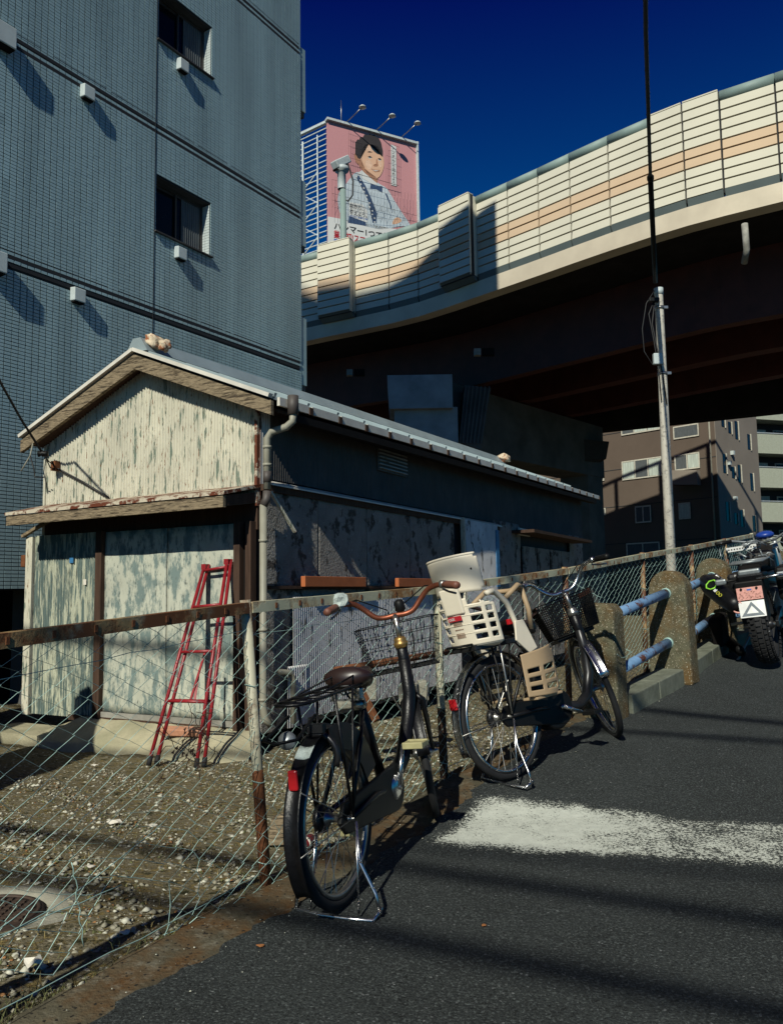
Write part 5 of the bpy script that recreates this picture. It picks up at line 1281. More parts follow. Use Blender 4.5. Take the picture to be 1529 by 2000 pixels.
    for sy in (1, -1):
        cl = c0+V((half[-3][0], sy*half[-3][1], half[-3][2]))
        b.tube([cl, cl+V((.08, -sy*.05, .01)), c0+V((.11, sy*.03, .03)), c0+V((.10, 0, -.09)), hb_+V((.07, sy*.01, .06)), hb_+V((.06, sy*.02, -.05))], .003, 6)
    P(b, 'brake_cable', 'black')
    # cranks
    cs = 'chrome'
    ca = rad(70 if k1 else -22); rvec = V((math.cos(ca), 0, math.sin(ca)))
    cr_r = bb+V((0, -.065, 0)); cr_l = bb+V((0, .065, 0))
    b = MB().tube([bb+V((0, -.075, 0)), bb+V((0, .075, 0))], .012, 10); P(b, 'bottom_bracket', 'steel')
    for o_, s_, y in ((cr_r, 1, -1), (cr_l, -1, 1)):
        e = o_+rvec*.165*s_+V((0, .012*y, 0)); b = MB().tube([o_, e], [.014, .009], 8); k_ = P(b, 'crank', cs)
        pc = e+V((0, .055*y, 0))
        b = MB()
        if k1:
            for dx in (-.032, .032): b.box(pc+V((dx, 0, 0)), (.014, .088, .026))
            for dy in (-.038, .038): b.box(pc+V((0, dy, 0)), (.05, .012, .022))
            b.box(pc, (.022, .07, .018))
            P(b, 'pedal', 'pedal_cream', k_, bevel=.003)
        else:
            for dx in (-.032, .032): b.box(pc+V((dx, 0, 0)), (.014, .088, .024))
            for dy in (-.038, .038): b.box(pc+V((0, dy, 0)), (.05, .012, .022))
            b.box(pc, (.022, .07, .018)); P(b, 'pedal', 'black', k_, bevel=.003)
    # chain case
    b = MB(); m_ = 16
    outl = [(bb.x+.095*math.cos(a), bb.z+.095*math.sin(a)) for a in np.linspace(-math.pi/2, math.pi*.42, 10)]+[(.10, R+.06), (-.02, R+.055), (-.065, R), (-.02, R-.05)]
    slab(b, outl, -.052, -.034 if not k1 else -.034); cc_ = P(b, 'chain_case', 'black', bevel=.006)
    if k1:
        P(MB().lathe([(.0, -.068), (.03, -.066), (.045, -.058), (.05, -.053)], (bb.x, 0, bb.z), 'y', 20), 'chain_wheel_boss', 'chrome', cc_)
    else:
        b = MB(); slab(b, [(bb.x-.05+.13*math.cos(a), bb.z-.0+.115*math.sin(a)) for a in np.linspace(0, 2*math.pi, 20)[:-1]], -.050, .040)
        b.box(V((bb.x-.13, 0, bb.z+.02)), (.16, .075, .17)); P(b, 'motor_housing', 'black', bevel=.012)
        b = MB(); slab(b, [(.26, .33), (.335, .33), (.40, .60), (.29, .62)], -.045, .045); P(b, 'battery', 'black', bevel=.012)
    # cargo rack
    zr_ = .735 if k1 else .72
    b = MB(); rail_ = [(.26, -.03, zr_-.01), (.20, -.065, zr_), (-.22, -.065, zr_), (-.27, -.04, zr_), (-.27, .04, zr_), (-.22, .065, zr_), (.20, .065, zr_), (.26, .03, zr_-.01)]
    b.tube(rail_, .006, 8); b.tube([(.2, 0, zr_), (-.27, 0, zr_)], .005, 6)
    for x in (.15, .02, -.11, -.2): b.tube([(x, -.065, zr_), (x, .065, zr_)], .005, 6)
    for sy in (1, -1):
        b.tube([(0, .07*sy, R), (-.06, .075*sy, zr_)], .006, 8); b.tube([(0, .07*sy, R), (.10, .072*sy, zr_)], .005, 8)
        b.tube([(.24, .045*sy, zr_), (st.x, .02*sy, st.z-.02)], .005, 6)
    P(b, 'luggage_rack', 'black_gloss' if k1 else 'black')
    if k1:
        b = MB()    # spring clip on the rack
        b.tube([(-.1, -.045, zr_+.012), (.18, -.045, zr_+.035), (.18, .045, zr_+.035), (-.1, .045, zr_+.012)], .004, 6); P(b, 'rack_clip', 'black_gloss')
        # ring lock and dress guards
        b = MB()
        for sy in (1, -1):
            vs = [V((x, .036*sy, z)) for x, z in [(.33*math.cos(a), R+.33*math.sin(a)) for a in np.linspace(rad(20), rad(100), 14)]+[(.235*math.cos(a), R+.235*math.sin(a)) for a in np.linspace(rad(100), rad(20), 14)]]
            b.prism(vs, (0, 0, 0), (0, .002*sy, 0))
        P(b, 'dress_guard', 'saddle_brown')
        b = MB().tube([V((-.075+.0*math.cos(a), .072*math.cos(a), R+.255+.075*math.sin(a)-.02)) for a in np.linspace(-.5, math.pi+.5, 16)], .011, 8)
        b.box((-.075, .0, R+.33), (.03, .06, .03)); P(b, 'ring_lock', 'moto_frame')
        b = MB().tube([(-.17, -.05, zr_-.05), (-.33, -.06, zr_-.10), (-.36, 0, zr_-.105), (-.33, .06, zr_-.10), (-.17, .05, zr_-.05)], .0055, 8); P(b, 'rear_hoop', 'black')
        P(MB().lathe([(.0, -.0), (.03, .01), (.032, .03), (.02, .05), (0, .055)], (-.2, .06, zr_-.13), 'x', 12), 'dynamo_lamp', 'moto_grey')
    # rear brake band and gear
    P(MB().lathe([(.012, .04), (.048, .042), (.05, .066), (.03, .07), (.01, .072)], (0, 0, R), 'y', 18), 'drum_brake', 'moto_frame')
    # stand
    sx = -.07; gz = -.002; sl = math.sin(rad(lean))
    b = MB()
    for sy in (1, -1):
        b.tube([(0, .078*sy, R-.01), (-.02, .085*sy, R-.14), (-.045, .145*sy, .07+.14*sy*sl), (-.055, .16*sy, 0.01+.16*sy*sl)], .0065, 8)
        b.tube([(0, .078*sy, R-.01), (-.075, .09*sy, .01+.09*sy*sl)], .004, 6)
    b.tube([(x_, y_, z_+y_*sl) for x_, y_, z_ in [(-.04, -.16, .025), (-.085, -.145, gz), (-.095, -.05, gz), (-.095, .05, gz), (-.085, .145, gz), (-.04, .16, .025)]], .0075, 8)
    P(b, 'stand', 'chrome')
    if k1:
        P(wirebasket(SX_, WB-.12, WB+.14, .70, .92, .32, .40, 9, 4, .0016), 'front_basket', 'black')
        b = MB(SX_); b.tube([(WB-.1, -.12, .70), (WB+.02, -.06, .5), (WB, -.055, R)], .004, 6); b.tube([(WB-.1, .12, .70), (WB+.02, .06, .5), (WB, .055, R)], .004, 6); P(b, 'basket_stay', 'steel')
    else:
        b = wirebasket(SX_, WB-.13, WB+.12, .68, .90, .30, .37, 26, 16, .0021)
        bk2 = P(b, 'front_basket', 'black', kind=None)
        for sy in (-1, 1): P(MB(SX_).bar(V((WB-.12, sy*.178, .885)), V((WB+.14, sy*.168, .885)), .006, .03), 'basket_rim', 'bar_rust', bk2)
        P(MB(SX_).box((WB+.05, 0, .665), (.26, .24, .02)), 'basket_carrier', 'black', bk2)
    return root, Rm
# ---- bicycle 1
r1 = at(672, 1740, 2.98); f1 = at(850, 1592, 3.92); r1.z = zr(r1.y)+.004; f1.z = zr(f1.y)+.004
b1root, _ = bicycle('bicycle', 'black city bicycle with brown saddle, rusty copper handlebar and wire basket', r1, f1, 5.0, 23, 1, R=.295, WB=1.05)
# ---- bicycle 2 with the child seat
r2 = at(1003, 1508, 4.38); f2 = at(1214, 1430, 5.08); r2.z = zr(r2.y)+.006; f2.z = zr(f2.y)+.006
b2root, _ = bicycle('bicycle', 'dark bicycle with chrome mudguards carrying a beige child seat at the back', r2, f2, 9.0, 50, 2, R=.318, WB=1.04)
def seat_shell(name, m, fn, nu, nv, holes, th, par):
    b = MB(); vs = []
    for j in range(nv+1):
        for i in range(nu+1): vs.append(fn(i/nu, j/nv))
    fs = [(j*(nu+1)+i, j*(nu+1)+i+1, (j+1)*(nu+1)+i+1, (j+1)*(nu+1)+i) for j in range(nv) for i in range(nu) if not holes(i/nu+.5/nu, j/nv+.5/nv)]
    b.add(vs, fs, True); return b.build(name, m, par, local=True, solid=th, fix=False)
# back faces to the rear (-x); sides wrap forward
tilt = rad(10)
def back_pt(u, v):      # u across, v up
    a = (u-.5)*math.pi*1.0; w = .155+.02*v
    x = -.17 - .05*v + .13*(1-math.cos(a)); y = w*math.sin(a)*1.0; z = .715+.27*v
    return V((x-.10*math.cos(a)*.3, y, z))
def hole_back(u, v):
    rows = [(.10, .20), (.27, .37), (.44, .54), (.61, .71), (.78, .87)]
    cols = [(.17, .30), (.60, .70)] ; cols2 = [(.05, .13), (.86, .94), (.74, .82)]
    for i, (a, c) in enumerate(rows):
        if a < v < c and any(p < u < q for p, q in cols+cols2): return True
    return False
seat = seat_shell('child_seat', MT['beige'], back_pt, 64, 40, lambda u, v: hole_back(u, v) or v > 1.0-abs(u-.5)*.55, .006, b2root)
def base_pt(u, v):
    a = (u-.5)*math.pi; return back_pt(u, 0)*(1-v) + V((.02, 0, .695))*v - V((0, 0, .02*v))
seat_shell('seat_pan', MT['beige'], base_pt, 30, 4, lambda u, v: False, .008, seat)
# narrow grooves between slots: thin ribs
b = MB()
for v in (.235, .405, .575, .745): 
    b.tube([back_pt(u, v)+V((-.004, 0, 0)) for u in np.linspace(.15, .72, 16)], .0022, 4)
b.build('back_ribs', MT['beige'], seat, local=True, kind='stuff')
b = MB(); q = [back_pt(.46, v)+V((-.008, 0, 0)) for v in (.50, .62, .75, .9, 1.0)]
b.hexa([back_pt(.33, .62)+V((-.02, 0, 0)), back_pt(.54, .62)+V((-.02, 0, 0)), back_pt(.54, .62), back_pt(.33, .62), back_pt(.33, 1.12)+V((-.02, 0, 0)), back_pt(.54, 1.12)+V((-.02, 0, 0)), back_pt(.54, 1.12), back_pt(.33, 1.12)])
b.build('headrest_mount', MT['beige'], seat, local=True, bevel=.006)
def head_pt(u, v):
    a = (u-.5)*math.pi*.82; w = .165
    x = -.225 - .03*v + .15*(1-math.cos(a)); y = (w+.004*v)*math.sin(a)*1.04; z = .995+.185*v-.03*abs(u-.5)*(1-v)
    return V((x, y, z))
seat_shell('headrest', MT['beige'], head_pt, 40, 12, lambda u, v: (abs(u-.5) > .46 and (v < .12 or v > .88)), .008, seat)
b = MB(); b.tube([head_pt(u, 1.0) for u in np.linspace(.02, .98, 30)], .007, 8); b.build('headrest_lip', MT['beige'], seat, local=True)
b = MB(); q = head_pt(.12, .6); b.tube([q+V((.0, -.006, 0)), q+V((0, .006, 0))], .006, 10); b.build('strap_hole', MT['black_matt'], seat, local=True)
for u in (.08, .92):
    b = MB(); b.tube([back_pt(u, .92)+V((0, 0, 0)), back_pt(u, .97)+V((.06, 0, 0.0)), back_pt(u, .70)+V((.14, 0, 0)), back_pt(u, .30)+V((.17, 0, 0)), back_pt(u, .05)+V((.16, 0, 0))], [.014, .016, .016, .014, .012], 10); b.build('arm_rest', MT['beige'], seat, local=True)
b = MB(); b.tube([(.08, -.12, .93), (.20, -.12, .99), (.25, -.10, .98), (.27, 0, .97), (.25, .10, .98), (.20, .12, .99), (.08, .12, .93)], .014, 10); b.tube([(.26, -.09, .98), (.29, -.09, .85), (.28, -.09, .74)], .014, 10); b.build('grab_bar', MT['tan'], seat, local=True)
b = MB(); 
for sy in (-1, 1): b.tube([back_pt(.5+.16*sy, .75)+V((.03, 0, 0)), (0, .09*sy, .86), (.06, .05*sy, .78)], .010, 6)
b.build('harness_strap', MT['saddle_brown'], seat, local=True)
b = MB().box((.07, -.13, .80), (.05, .02, .03)); b.build('red_buckle', MT['red_refl'], seat, local=True, bevel=.004)
for sy in (-1, 1):
    yb = .165*sy
    b = MB(); b.prism([V((.06, yb, .80)), V((.13, yb, .80)), V((.20, yb, .64)), V((.13, yb, .62)), V((.04, yb, .70))], (0, -.006, 0), (0, .006, 0)); b.build('leg_guard', MT['beige'], seat, local=True, bevel=.004)
    def foot(u, v, sy=sy): return V((.05+.27*u, .165*sy+.035*sy*math.sin(math.pi*u), .40+.22*v-.05*u*(1-v) + .03*u))
    seat_shell('foot_guard', MT['tan'], foot, 36, 30, lambda u, v: any(a < v < c for a, c in ((.14, .24), (.34, .44), (.54, .64))) and (.08 < u < .36 or .46 < u < .88) or (u > .88 and (v > .9 or v < .1)), .006, seat)
    b = MB(); b.box((.20, .14*sy, .385), (.22, .10, .014)); b.build('foot_plate', MT['tan'], seat, local=True, bevel=.004)
# red maker's label and moulded print on the seat back
lc = back_pt(.455, .545)+V((-.010, 0, 0)); la = (back_pt(.52, .545)-back_pt(.39, .545)).normalized(); lz = (back_pt(.455, .6)-back_pt(.455, .5)).normalized(); ln = la.cross(lz)
lab = MB().box(lc, (.085, .003, .026), (la, ln, lz)).build('red_label', MT['ink_red'], seat, local=True)
ln2 = ln if ln.x < 0 else -ln; xdir = -la if False else la
# reading direction: left to right as seen from behind (rear viewer sees +y on the left)
xr = V((0, -1, 0)); xr = (xr - ln2*xr.dot(ln2)).normalized()
text_obj('OGK', MT['bill_white'], seat, lc+ln2*.003-xr*.036-lz*.007, xr, lz, .038, .014, local=True, bold=.02)
b = MB()
for v in (.48, .455, .43, .405, .33, .25, .225, .20, .175):
    for k in range(9): b.box(back_pt(.405+.012*k, v)+V((-.005, 0, 0)), (.002, .003, .005))
b.build('moulded_dots', MT['rust'], seat, local=True, kind='stuff')
for sy in (-1, 1):
    MB().tube([(-.02, .10*sy, .72), (.0, .08*sy, .50), (0, .075*sy, .33)], .006, 8).build('seat_stay_rod', MT['steel'], seat, local=True)
MB().box((-.02, 0, .70), (.34, .17, .03)).build('seat_bracket', MT['moto_frame'], seat, local=True, bevel=.005)

# ================================================================ MOTORCYCLE (seen from behind)
mr_ = at(1507, 1296, 7.0); mh = rad(31); fwd = V((math.sin(mh), math.cos(mh), .10)).normalized()
Rm = pose(mr_, mr_+fwd, 7.0)
moto = thing('motorcycle', 'dark dual sport motorcycle with knobbly rear tyre and white reflector triangle plate', 'motorcycle', mr_, None, Rm)
def Q(b, nm, m, par=moto, **k): return b.build(nm, MT[m], par, local=True, **k)
RW = .33
def mwheel(cx, R, w, nm):
    b = MB(); n, m = 48, 12; vs = []
    for i in range(n):
        a = 2*math.pi*i/n
        for k in range(m):
            c = 2*math.pi*k/m; rr = R-.055+.045*math.cos(c); vs.append((cx+rr*math.cos(a), w/2*.85*math.sin(c), R+rr*math.sin(a)))
    b.add(vs, [(i*m+k, i*m+(k+1) % m, ((i+1) % n)*m+(k+1) % m, ((i+1) % n)*m+k) for i in range(n) for k in range(m)], True)
    wh = Q(b, nm, 'rubber')
    b = MB()
    for i in range(44):
        a = 2*math.pi*(i+.5*(0))/44; ra_, ta = V((math.cos(a), 0, math.sin(a))), V((-math.sin(a), 0, math.cos(a)))
        for row, (yy, rr, ww) in enumerate(((0, R-.008, .036), (.042, R-.016, .028), (-.042, R-.016, .028), (.068, R-.034, .02), (-.068, R-.034, .02))):
            if (i+row) % 2 and row == 0: pass
            a2 = a + (math.pi/44 if row in (1, 2) else 0); ra2, ta2 = V((math.cos(a2), 0, math.sin(a2))), V((-math.sin(a2), 0, math.cos(a2)))
            tl = math.atan2(yy, .09); up_ = (ra2*math.cos(tl)+V((0, math.sin(tl), 0))).normalized(); sd__ = ta2.cross(up_)
            b.box(V((cx, 0, R))+ra2*rr+V((0, yy*w/.15, 0)), (.030, ww*w/.15, .020), (ta2, sd__, up_))
    Q(b, 'tread_knobs', 'rubber', wh, kind='stuff')
    b = MB(); b.lathe([(R-.10, -.03), (R-.115, -.02), (R-.12, 0), (R-.115, .02), (R-.10, .03)], (cx, 0, R), 'y', 36); b.lathe([(.03, -.08), (.05, -.05), (.04, 0), (.05, .05), (.03, .08)], (cx, 0, R), 'y', 14)
    Q(b, 'rim', 'moto_frame', wh)
    b = MB()
    for i in range(24):
        a = 2*math.pi*i/24; b.tube([(cx+.04*math.cos(a+.3), .04*(-1)**i, R+.04*math.sin(a+.3)), (cx+(R-.115)*math.cos(a), 0, R+(R-.115)*math.sin(a))], .002, 4)
    Q(b, 'spokes', 'steel', wh, kind='stuff'); return wh
mwheel(0, RW, .15, 'rear_wheel'); mwheel(1.42, .34, .11, 'front_wheel')
for sy in (1, -1):
    Q(MB().bar(V((-.02, .11*sy, RW)), V((.52, .10*sy, .40)), .03, .06), 'swingarm', 'moto_frame', bevel=.008)
    Q(MB().tube([(1.42, .09*sy, .34), (1.26, .09*sy, .62), (1.13, .09*sy, .98)], [.028, .030, .025], 12), 'fork_leg', 'moto_grey')
Q(MB().box((.66, 0, .42), (.42, .30, .34)), 'engine', 'moto_grey', bevel=.04)
Q(MB().box((.66, 0, .26), (.36, .16, .1)), 'skid_plate', 'moto_frame', bevel=.02)
b = MB().hexa([V(v) for v in [(.55, -.14, .62), (1.10, -.10, .68), (1.10, .10, .68), (.55, .14, .62), (.58, -.13, .92), (1.05, -.10, .98), (1.05, .10, .98), (.58, .13, .92)]]); Q(b, 'fuel_tank', 'black_gloss', bevel=.05)
b = MB().hexa([V(v) for v in [(-.15, -.10, .78), (.62, -.12, .74), (.62, .12, .74), (-.15, .10, .78), (-.17, -.09, .86), (.62, -.11, .86), (.62, .11, .86), (-.17, .09, .86)]]); Q(b, 'seat', 'black_matt', bevel=.03)
b = MB().hexa([V(v) for v in [(-.22, -.10, .70), (.45, -.13, .62), (.45, .13, .62), (-.22, .10, .70), (-.22, -.095, .775), (.45, -.12, .75), (.45, .12, .75), (-.22, .095, .775)]]); Q(b, 'tail_cowl', 'black', bevel=.02)
# rear rack and tail light
rk = MB()
for sy in (1, -1): rk.tube([(.3, .11*sy, .80), (.05, .14*sy, .885), (-.28, .12*sy, .885)], .010, 8)
for x in (-.28, -.16, -.02): rk.tube([(x, -.13, .885), (x, .13, .885)], .010, 8)
rk_o = Q(rk, 'rear_rack', 'moto_grey')
Q(MB().box((-.20, 0, .80), (.09, .17, .05)), 'tail_light', 'moto_grey', bevel=.015)
Q(MB().hexa([V(v) for v in [(-.22, -.085, .62), (-.02, -.11, .60), (-.02, .11, .60), (-.22, .085, .62), (-.25, -.11, .79), (-.02, -.12, .78), (-.02, .12, .78), (-.25, .11, .79)]]), 'tail_housing', 'black_gloss', bevel=.02)
for sy in (1, -1):
    Q(MB().tube([(-.16, .10*sy, .745), (-.17, .19*sy, .745), (-.17, .27*sy, .745)], .009, 8), 'indicator_stalk', 'black')
    Q(MB().box((-.175, .24*sy, .745), (.05, .09, .05)), 'indicator', 'moto_grey', bevel=.015)
# licence plate and reflector plate hang behind the wheel
PZX = (V((0, 1, 0)), V((1, 0, -.18)).normalized(), V((.18, 0, 1)).normalized())
plx = V((-.275, .02, .63))
pl_o = Q(MB().box(plx, (.20, .006, .105), PZX), 'licence_plate', 'pink_plate', bevel=.004)
b = MB()
r_ = random.Random(4)
for i in range(44): b.box(plx+PZX[0]*r_.uniform(-.085, .085)+PZX[2]*r_.uniform(-.043, .015)-PZX[1]*.004, (r_.uniform(.004, .012), .002, .003), PZX)
Q(b, 'plate_print', 'rust', pl_o, kind='stuff')
for sy in (1, -1): Q(MB().tube([plx+PZX[0]*.06*sy+PZX[2]*.04-PZX[1]*.002, plx+PZX[0]*.06*sy+PZX[2]*.04-PZX[1]*.014], .010, 8), 'plate_bolt', 'black', pl_o)
Q(MB().box(plx+PZX[2]*.032-PZX[1]*.004, (.035, .002, .012), PZX), 'plate_mark', 'blue_print', pl_o)
rp = plx-PZX[2]*.128+V((0, -.0, 0)); rp_o = Q(MB().box(rp, (.20, .005, .135), PZX), 'reflector_plate', 'white_paint', bevel=.010)
b = MB()
tri = [(-.088, -.055), (.088, -.055), (0, .062)]; tin = [(-.048, -.034), (.048, -.034), (0, .030)]
for i in range(3):
    o1_, o2_, i1_, i2_ = tri[i], tri[(i+1) % 3], tin[i], tin[(i+1) % 3]
    b.add([rp+PZX[0]*p[0]+PZX[2]*p[1]-PZX[1]*.0045 for p in (o1_, o2_, i2_, i1_)], [(0, 1, 2, 3)])
Q(b, 'warning_triangle', 'moto_grey', rp_o, solid=.001)
Q(MB().hexa([plx+V((.03, -.10, -.27)), plx+V((.08, -.12, -.2)), plx+V((.08, .12, -.2)), plx+V((.03, .10, -.27)), plx+V((.02, -.11, .1)), plx+V((.14, -.12, .12)), plx+V((.14, .12, .12)), plx+V((.02, .11, .1))]), 'plate_carrier', 'black', bevel=.01)
# exhaust silencer on the left with green print
e0, e1 = V((-.28, .13, .53)), V((.22, .44, .76)); ed = (e1-e0).normalized()
ex = Q(MB().tube([e0, e0+ed*.06, e0+ed*.16, e0+ed*.45, e1-ed*.1, e1], [.052, .075, .088, .098, .088, .05], 20), 'silencer', 'black_gloss')
b = MB(); b.tube([e0-ed*.004+V((0, .045*math.cos(a), .045*math.sin(a))) for a in np.linspace(0, 2*math.pi, 20)[:-1]], .008, 8, closed=True); Q(b, 'silencer_tip', 'pink_plate', ex)
Q(MB().tube([e0-ed*.005, e0-ed*.001], .038, 16), 'silencer_mouth', 'black_matt', ex)
# facing the rear-left viewer
vdir = (Rm.inverted() @ (V((0, 0, CZ))-mr_)).normalized(); pn = (vdir-ed*vdir.dot(ed)).normalized(); pu = ed.cross(pn); pu = pu if pu.z > 0 else -pu
ec = e0+ed*.34+pn*.100
ring = [(-.03, -.035), (-.05, .0), (-.035, .04), (.02, .045), (.05, .01), (.045, -.03), (.015, -.05)]
Q(MB().tube([ec+ed*x*1.3+pu*z for x, z in ring], .007, 6, closed=True), 'green_emblem', 'green', ex)
Q(MB().box(ec-ed*.095-pu*.015, (.035, .03, .004), (ed, pu, pn)), 'white_mark', 'bill_white', ex)
text_obj('OO', MT['yellow'], ex, ec-ed*.12-pu*.045, -ed, pu, .07, .028, local=True, bold=.02) if False else None
Q(MB().tube([ec-ed*.15+pu*-.02+ed*.018*math.cos(a)+pu*.013*math.sin(a) for a in np.linspace(0, 6.0, 12)], .0035, 5, closed=True), 'yellow_letter', 'yellow', ex)
Q(MB().tube([ec-ed*.195+pu*-.02+ed*.018*math.cos(a)+pu*.013*math.sin(a) for a in np.linspace(0, 6.0, 12)], .0035, 5, closed=True), 'yellow_letter', 'yellow', ex)
Q(MB().tube([(.3, .36, .78), (.5, .25, .6), (.62, .15, .35), (.8, .1, .3)], .022, 10), 'exhaust_pipe', 'steel')
# left side guard, footrests, stand
b = MB().hexa([V(v) for v in [(.30, .42, .12), (.62, .40, .10), (.62, .50, .10), (.30, .50, .12), (.26, .38, .40), (.60, .36, .42), (.60, .50, .42), (.26, .50, .40)]]); Q(b, 'leg_guard_bag', 'black_matt', bevel=.04)
b = MB().tube([(.62, .42, .14), (.45, .30, .06), (.25, .26, .08), (.05, .24, .14)], [.05, .045, .04, .03], 10); Q(b, 'crash_bar', 'black')
Q(MB().tube([(.42, .12, .3), (.30, .30, .02), (.26, .33, -.01)], .012, 8), 'side_stand', 'moto_grey')
Q(MB().tube([(.25, .12, .34), (.24, .30, .33)], .014, 8), 'footrest', 'steel')
Q(MB().tube([(.25, -.12, .34), (.24, -.30, .33)], .014, 8), 'footrest', 'steel')
Q(MB().tube([(0, -.11, RW), (.0, .16, RW)], .016, 10), 'axle', 'steel')
Q(MB().lathe([(.02, .085), (.10, .088), (.105, .095), (.02, .098)], (0, 0, RW), 'y', 24), 'sprocket', 'steel')
Q(MB().tube([(.05, .13, .40), (.3, .13, .75)], [.03, .03], 10), 'shock_absorber', 'moto_grey')
# perforated plate above the tank, handlebar, mirrors
lp = Q(MB().box((.28, .08, .975), (.16, .27, .012), (V((1, 0, 0)), V((0, 1, .0)), V((0, 0, 1)))), 'luggage_plate', 'black')
lp2 = Q(MB().box((.19, .08, .99), (.012, .25, .04)), 'perforated_strip', 'shed_white' if False else 'bill_white', lp)
b = MB()
for i in range(10): b.box((.182, -.025+.023*i, .99), (.004, .010, .010))
Q(b, 'strip_holes', 'black_matt', lp2, kind='stuff')
Q(MB().tube([(1.06, 0, .98), (1.05, .12, 1.0), (.98, .26, 1.04), (.90, .36, 1.04)], .012, 10), 'handlebar', 'moto_grey')
Q(MB().tube([(1.06, 0, .98), (1.05, -.12, 1.0), (.98, -.28, 1.08), (.90, -.42, 1.08)], .012, 10), 'handlebar', 'moto_grey')
for sy in (1, -1): Q(MB().tube([(.97, .27*sy, 1.04 if sy > 0 else 1.08), (.88, .40*sy, 1.04 if sy > 0 else 1.08)], .018, 10), 'grip', 'black')
Q(MB().box((1.0, -.34, 1.06), (.05, .16, .09)), 'hand_guard', 'black', bevel=.02)
Q(MB().tube([(.95, -.22, 1.05), (.6, -.26, .98)], .006, 6), 'mirror_stem', 'black')
b = MB().lathe([(0, -.01), (.05, -.01), (.062, 0), (.05, .012), (0, .02)], (.55, -.26, .97), 'x', 16); Q(b, 'mirror', 'black_gloss')
bm = bmesh.new(); bmesh.ops.create_icosphere(bm, subdivisions=3, radius=1); b = MB(); b.add([V((.60+v.co.x*.09, -.08+v.co.y*.08, 1.06+v.co.z*.04)) for v in bm.verts], [[l.vert.index for l in f.loops] for f in bm.faces], True); bm.free()
Q(b, 'blue_cover', 'blue')
b = MB()
r_ = random.Random(12)
for i in range(26):
    p = V((r_.uniform(.1, .9), r_.uniform(-.22, .26), r_.uniform(.84, 1.02))); q = p+V((r_.uniform(-.2, .2), r_.uniform(-.15, .15), r_.uniform(-.08, .08))); b.tube([p, (p+q)/2+V((0, 0, .03)), q], r_.choice([.004, .006, .009]), 6)
Q(b, 'cables_and_straps', 'moto_grey', kind='stuff')
for i, (p, s_) in enumerate((((.1, -.24, .66), (.36, .14, .28)), ((.45, .22, .66), (.3, .1, .22)), ((.62, .24, .55), (.26, .08, .2)))):
    Q(MB().box(p, s_), 'side_case' if i == 0 else 'side_cover', 'moto_frame' if i else 'black', bevel=.03)
Q(MB().tube([(-.05, -.33, .60), (-.05, -.33, .86), (.3, -.33, .9), (.35, -.33, .6)], .012, 8), 'case_rack', 'moto_grey')
Q(MB().tube([(-.25, -.05, .74), (-.25, -.28, .75)], .012, 8), 'chrome_bar', 'chrome')
# ================================================================ GROUND LITTER AND SMALL THINGS
def rocks(name, N, place, smin, smax, m, kindname='stuff', flat=.55, seed=1):
    r = np.random.default_rng(seed); base = np.array([(1, 0, 0), (0, 1, 0), (-1, 0, 0), (0, -1, 0), (0, 0, 1), (0, 0, -1)], float)
    tri = np.array([(0, 1, 4), (1, 2, 4), (2, 3, 4), (3, 0, 4), (1, 0, 5), (2, 1, 5), (3, 2, 5), (0, 3, 5)])
    P = place(N, r); n = len(P); s = r.uniform(0, 1, n)**3*(smax-smin)+smin
    jit = base[None]+r.uniform(-.3, .3, (n, 6, 3)); a = r.uniform(0, 6.28, n); c, si = np.cos(a), np.sin(a)
    x = jit[:, :, 0]*s[:, None]*r.uniform(.6, 1.3, n)[:, None]; y = jit[:, :, 1]*s[:, None]; z = jit[:, :, 2]*s[:, None]*flat
    vx = x*c[:, None]-y*si[:, None]+P[:, 0:1]; vy = x*si[:, None]+y*c[:, None]+P[:, 1:2]; vz = z+P[:, 2:3]
    vs = np.stack([vx, vy, vz], -1).reshape(-1, 3); fs = (tri[None]+6*np.arange(n)[:, None, None]).reshape(-1, 3)
    me = bpy.data.meshes.new(name); me.vertices.add(len(vs)); me.vertices.foreach_set('co', vs.ravel()); me.loops.add(fs.size); me.loops.foreach_set('vertex_index', fs.ravel().astype(np.int32))
    me.polygons.add(len(fs)); me.polygons.foreach_set('loop_start', np.arange(0, fs.size, 3, dtype=np.int32)); me.update(); me.validate(); me.materials.append(m)
    o = bpy.data.objects.new(name, me); COL.objects.link(o); o['kind'] = kindname; return o
fys = np.array([p[1] for p in FXY]); fxs = np.array([p[0] for p in FXY])
def lot_place(ymin, ymax, wmax, dens=1):
    def f(N, r):
        y = ymin+(ymax-ymin)*r.uniform(0, 1, N)**1.3; x = np.interp(y, fys, fxs)-.06-r.uniform(0, wmax, N)
        z = np.array([lotz(a, b) for a, b in zip(x, y)])
        k = np.ones(N, bool)
        rel = np.stack([x-SP.x, y-SP.y], 1); uu = rel@np.array([e_.x, e_.y]); vv = rel@np.array([d_.x, d_.y])
        k &= ~((uu > -.1) & (uu < 3.0) & (vv > -.05)); k &= ~((uu > -.05) & (uu < 2.1) & (vv > -.48))
        k &= ((x-MH.x)**2+(y-MH.y)**2) > .215**2
        return np.stack([x, y, z], 1)[k]
    return f
MH = ground(-32, 1800, zl); MH = V((MH.x, MH.y, 0))
g_m = mat('gravel', (.24, .225, .17), .9, var=.5, scale=40, spec=.15); g_l = mat('pale_gravel', (.46, .45, .37), .9, var=.3, scale=40, spec=.15)
g_b = mat('leaf_litter', (.24, .12, .05), .85, var=.5, scale=40, spec=.15); g_g = mat('moss_tufts', (.12, .125, .055), .95, var=.4, scale=40, spec=.1); g_y = mat('dry_grass', (.24, .19, .08), .9, var=.4, scale=50, spec=.1)
rocks('gravel', 24000, lot_place(1.5, 10, 4.2), .004, .020, g_m, seed=1)
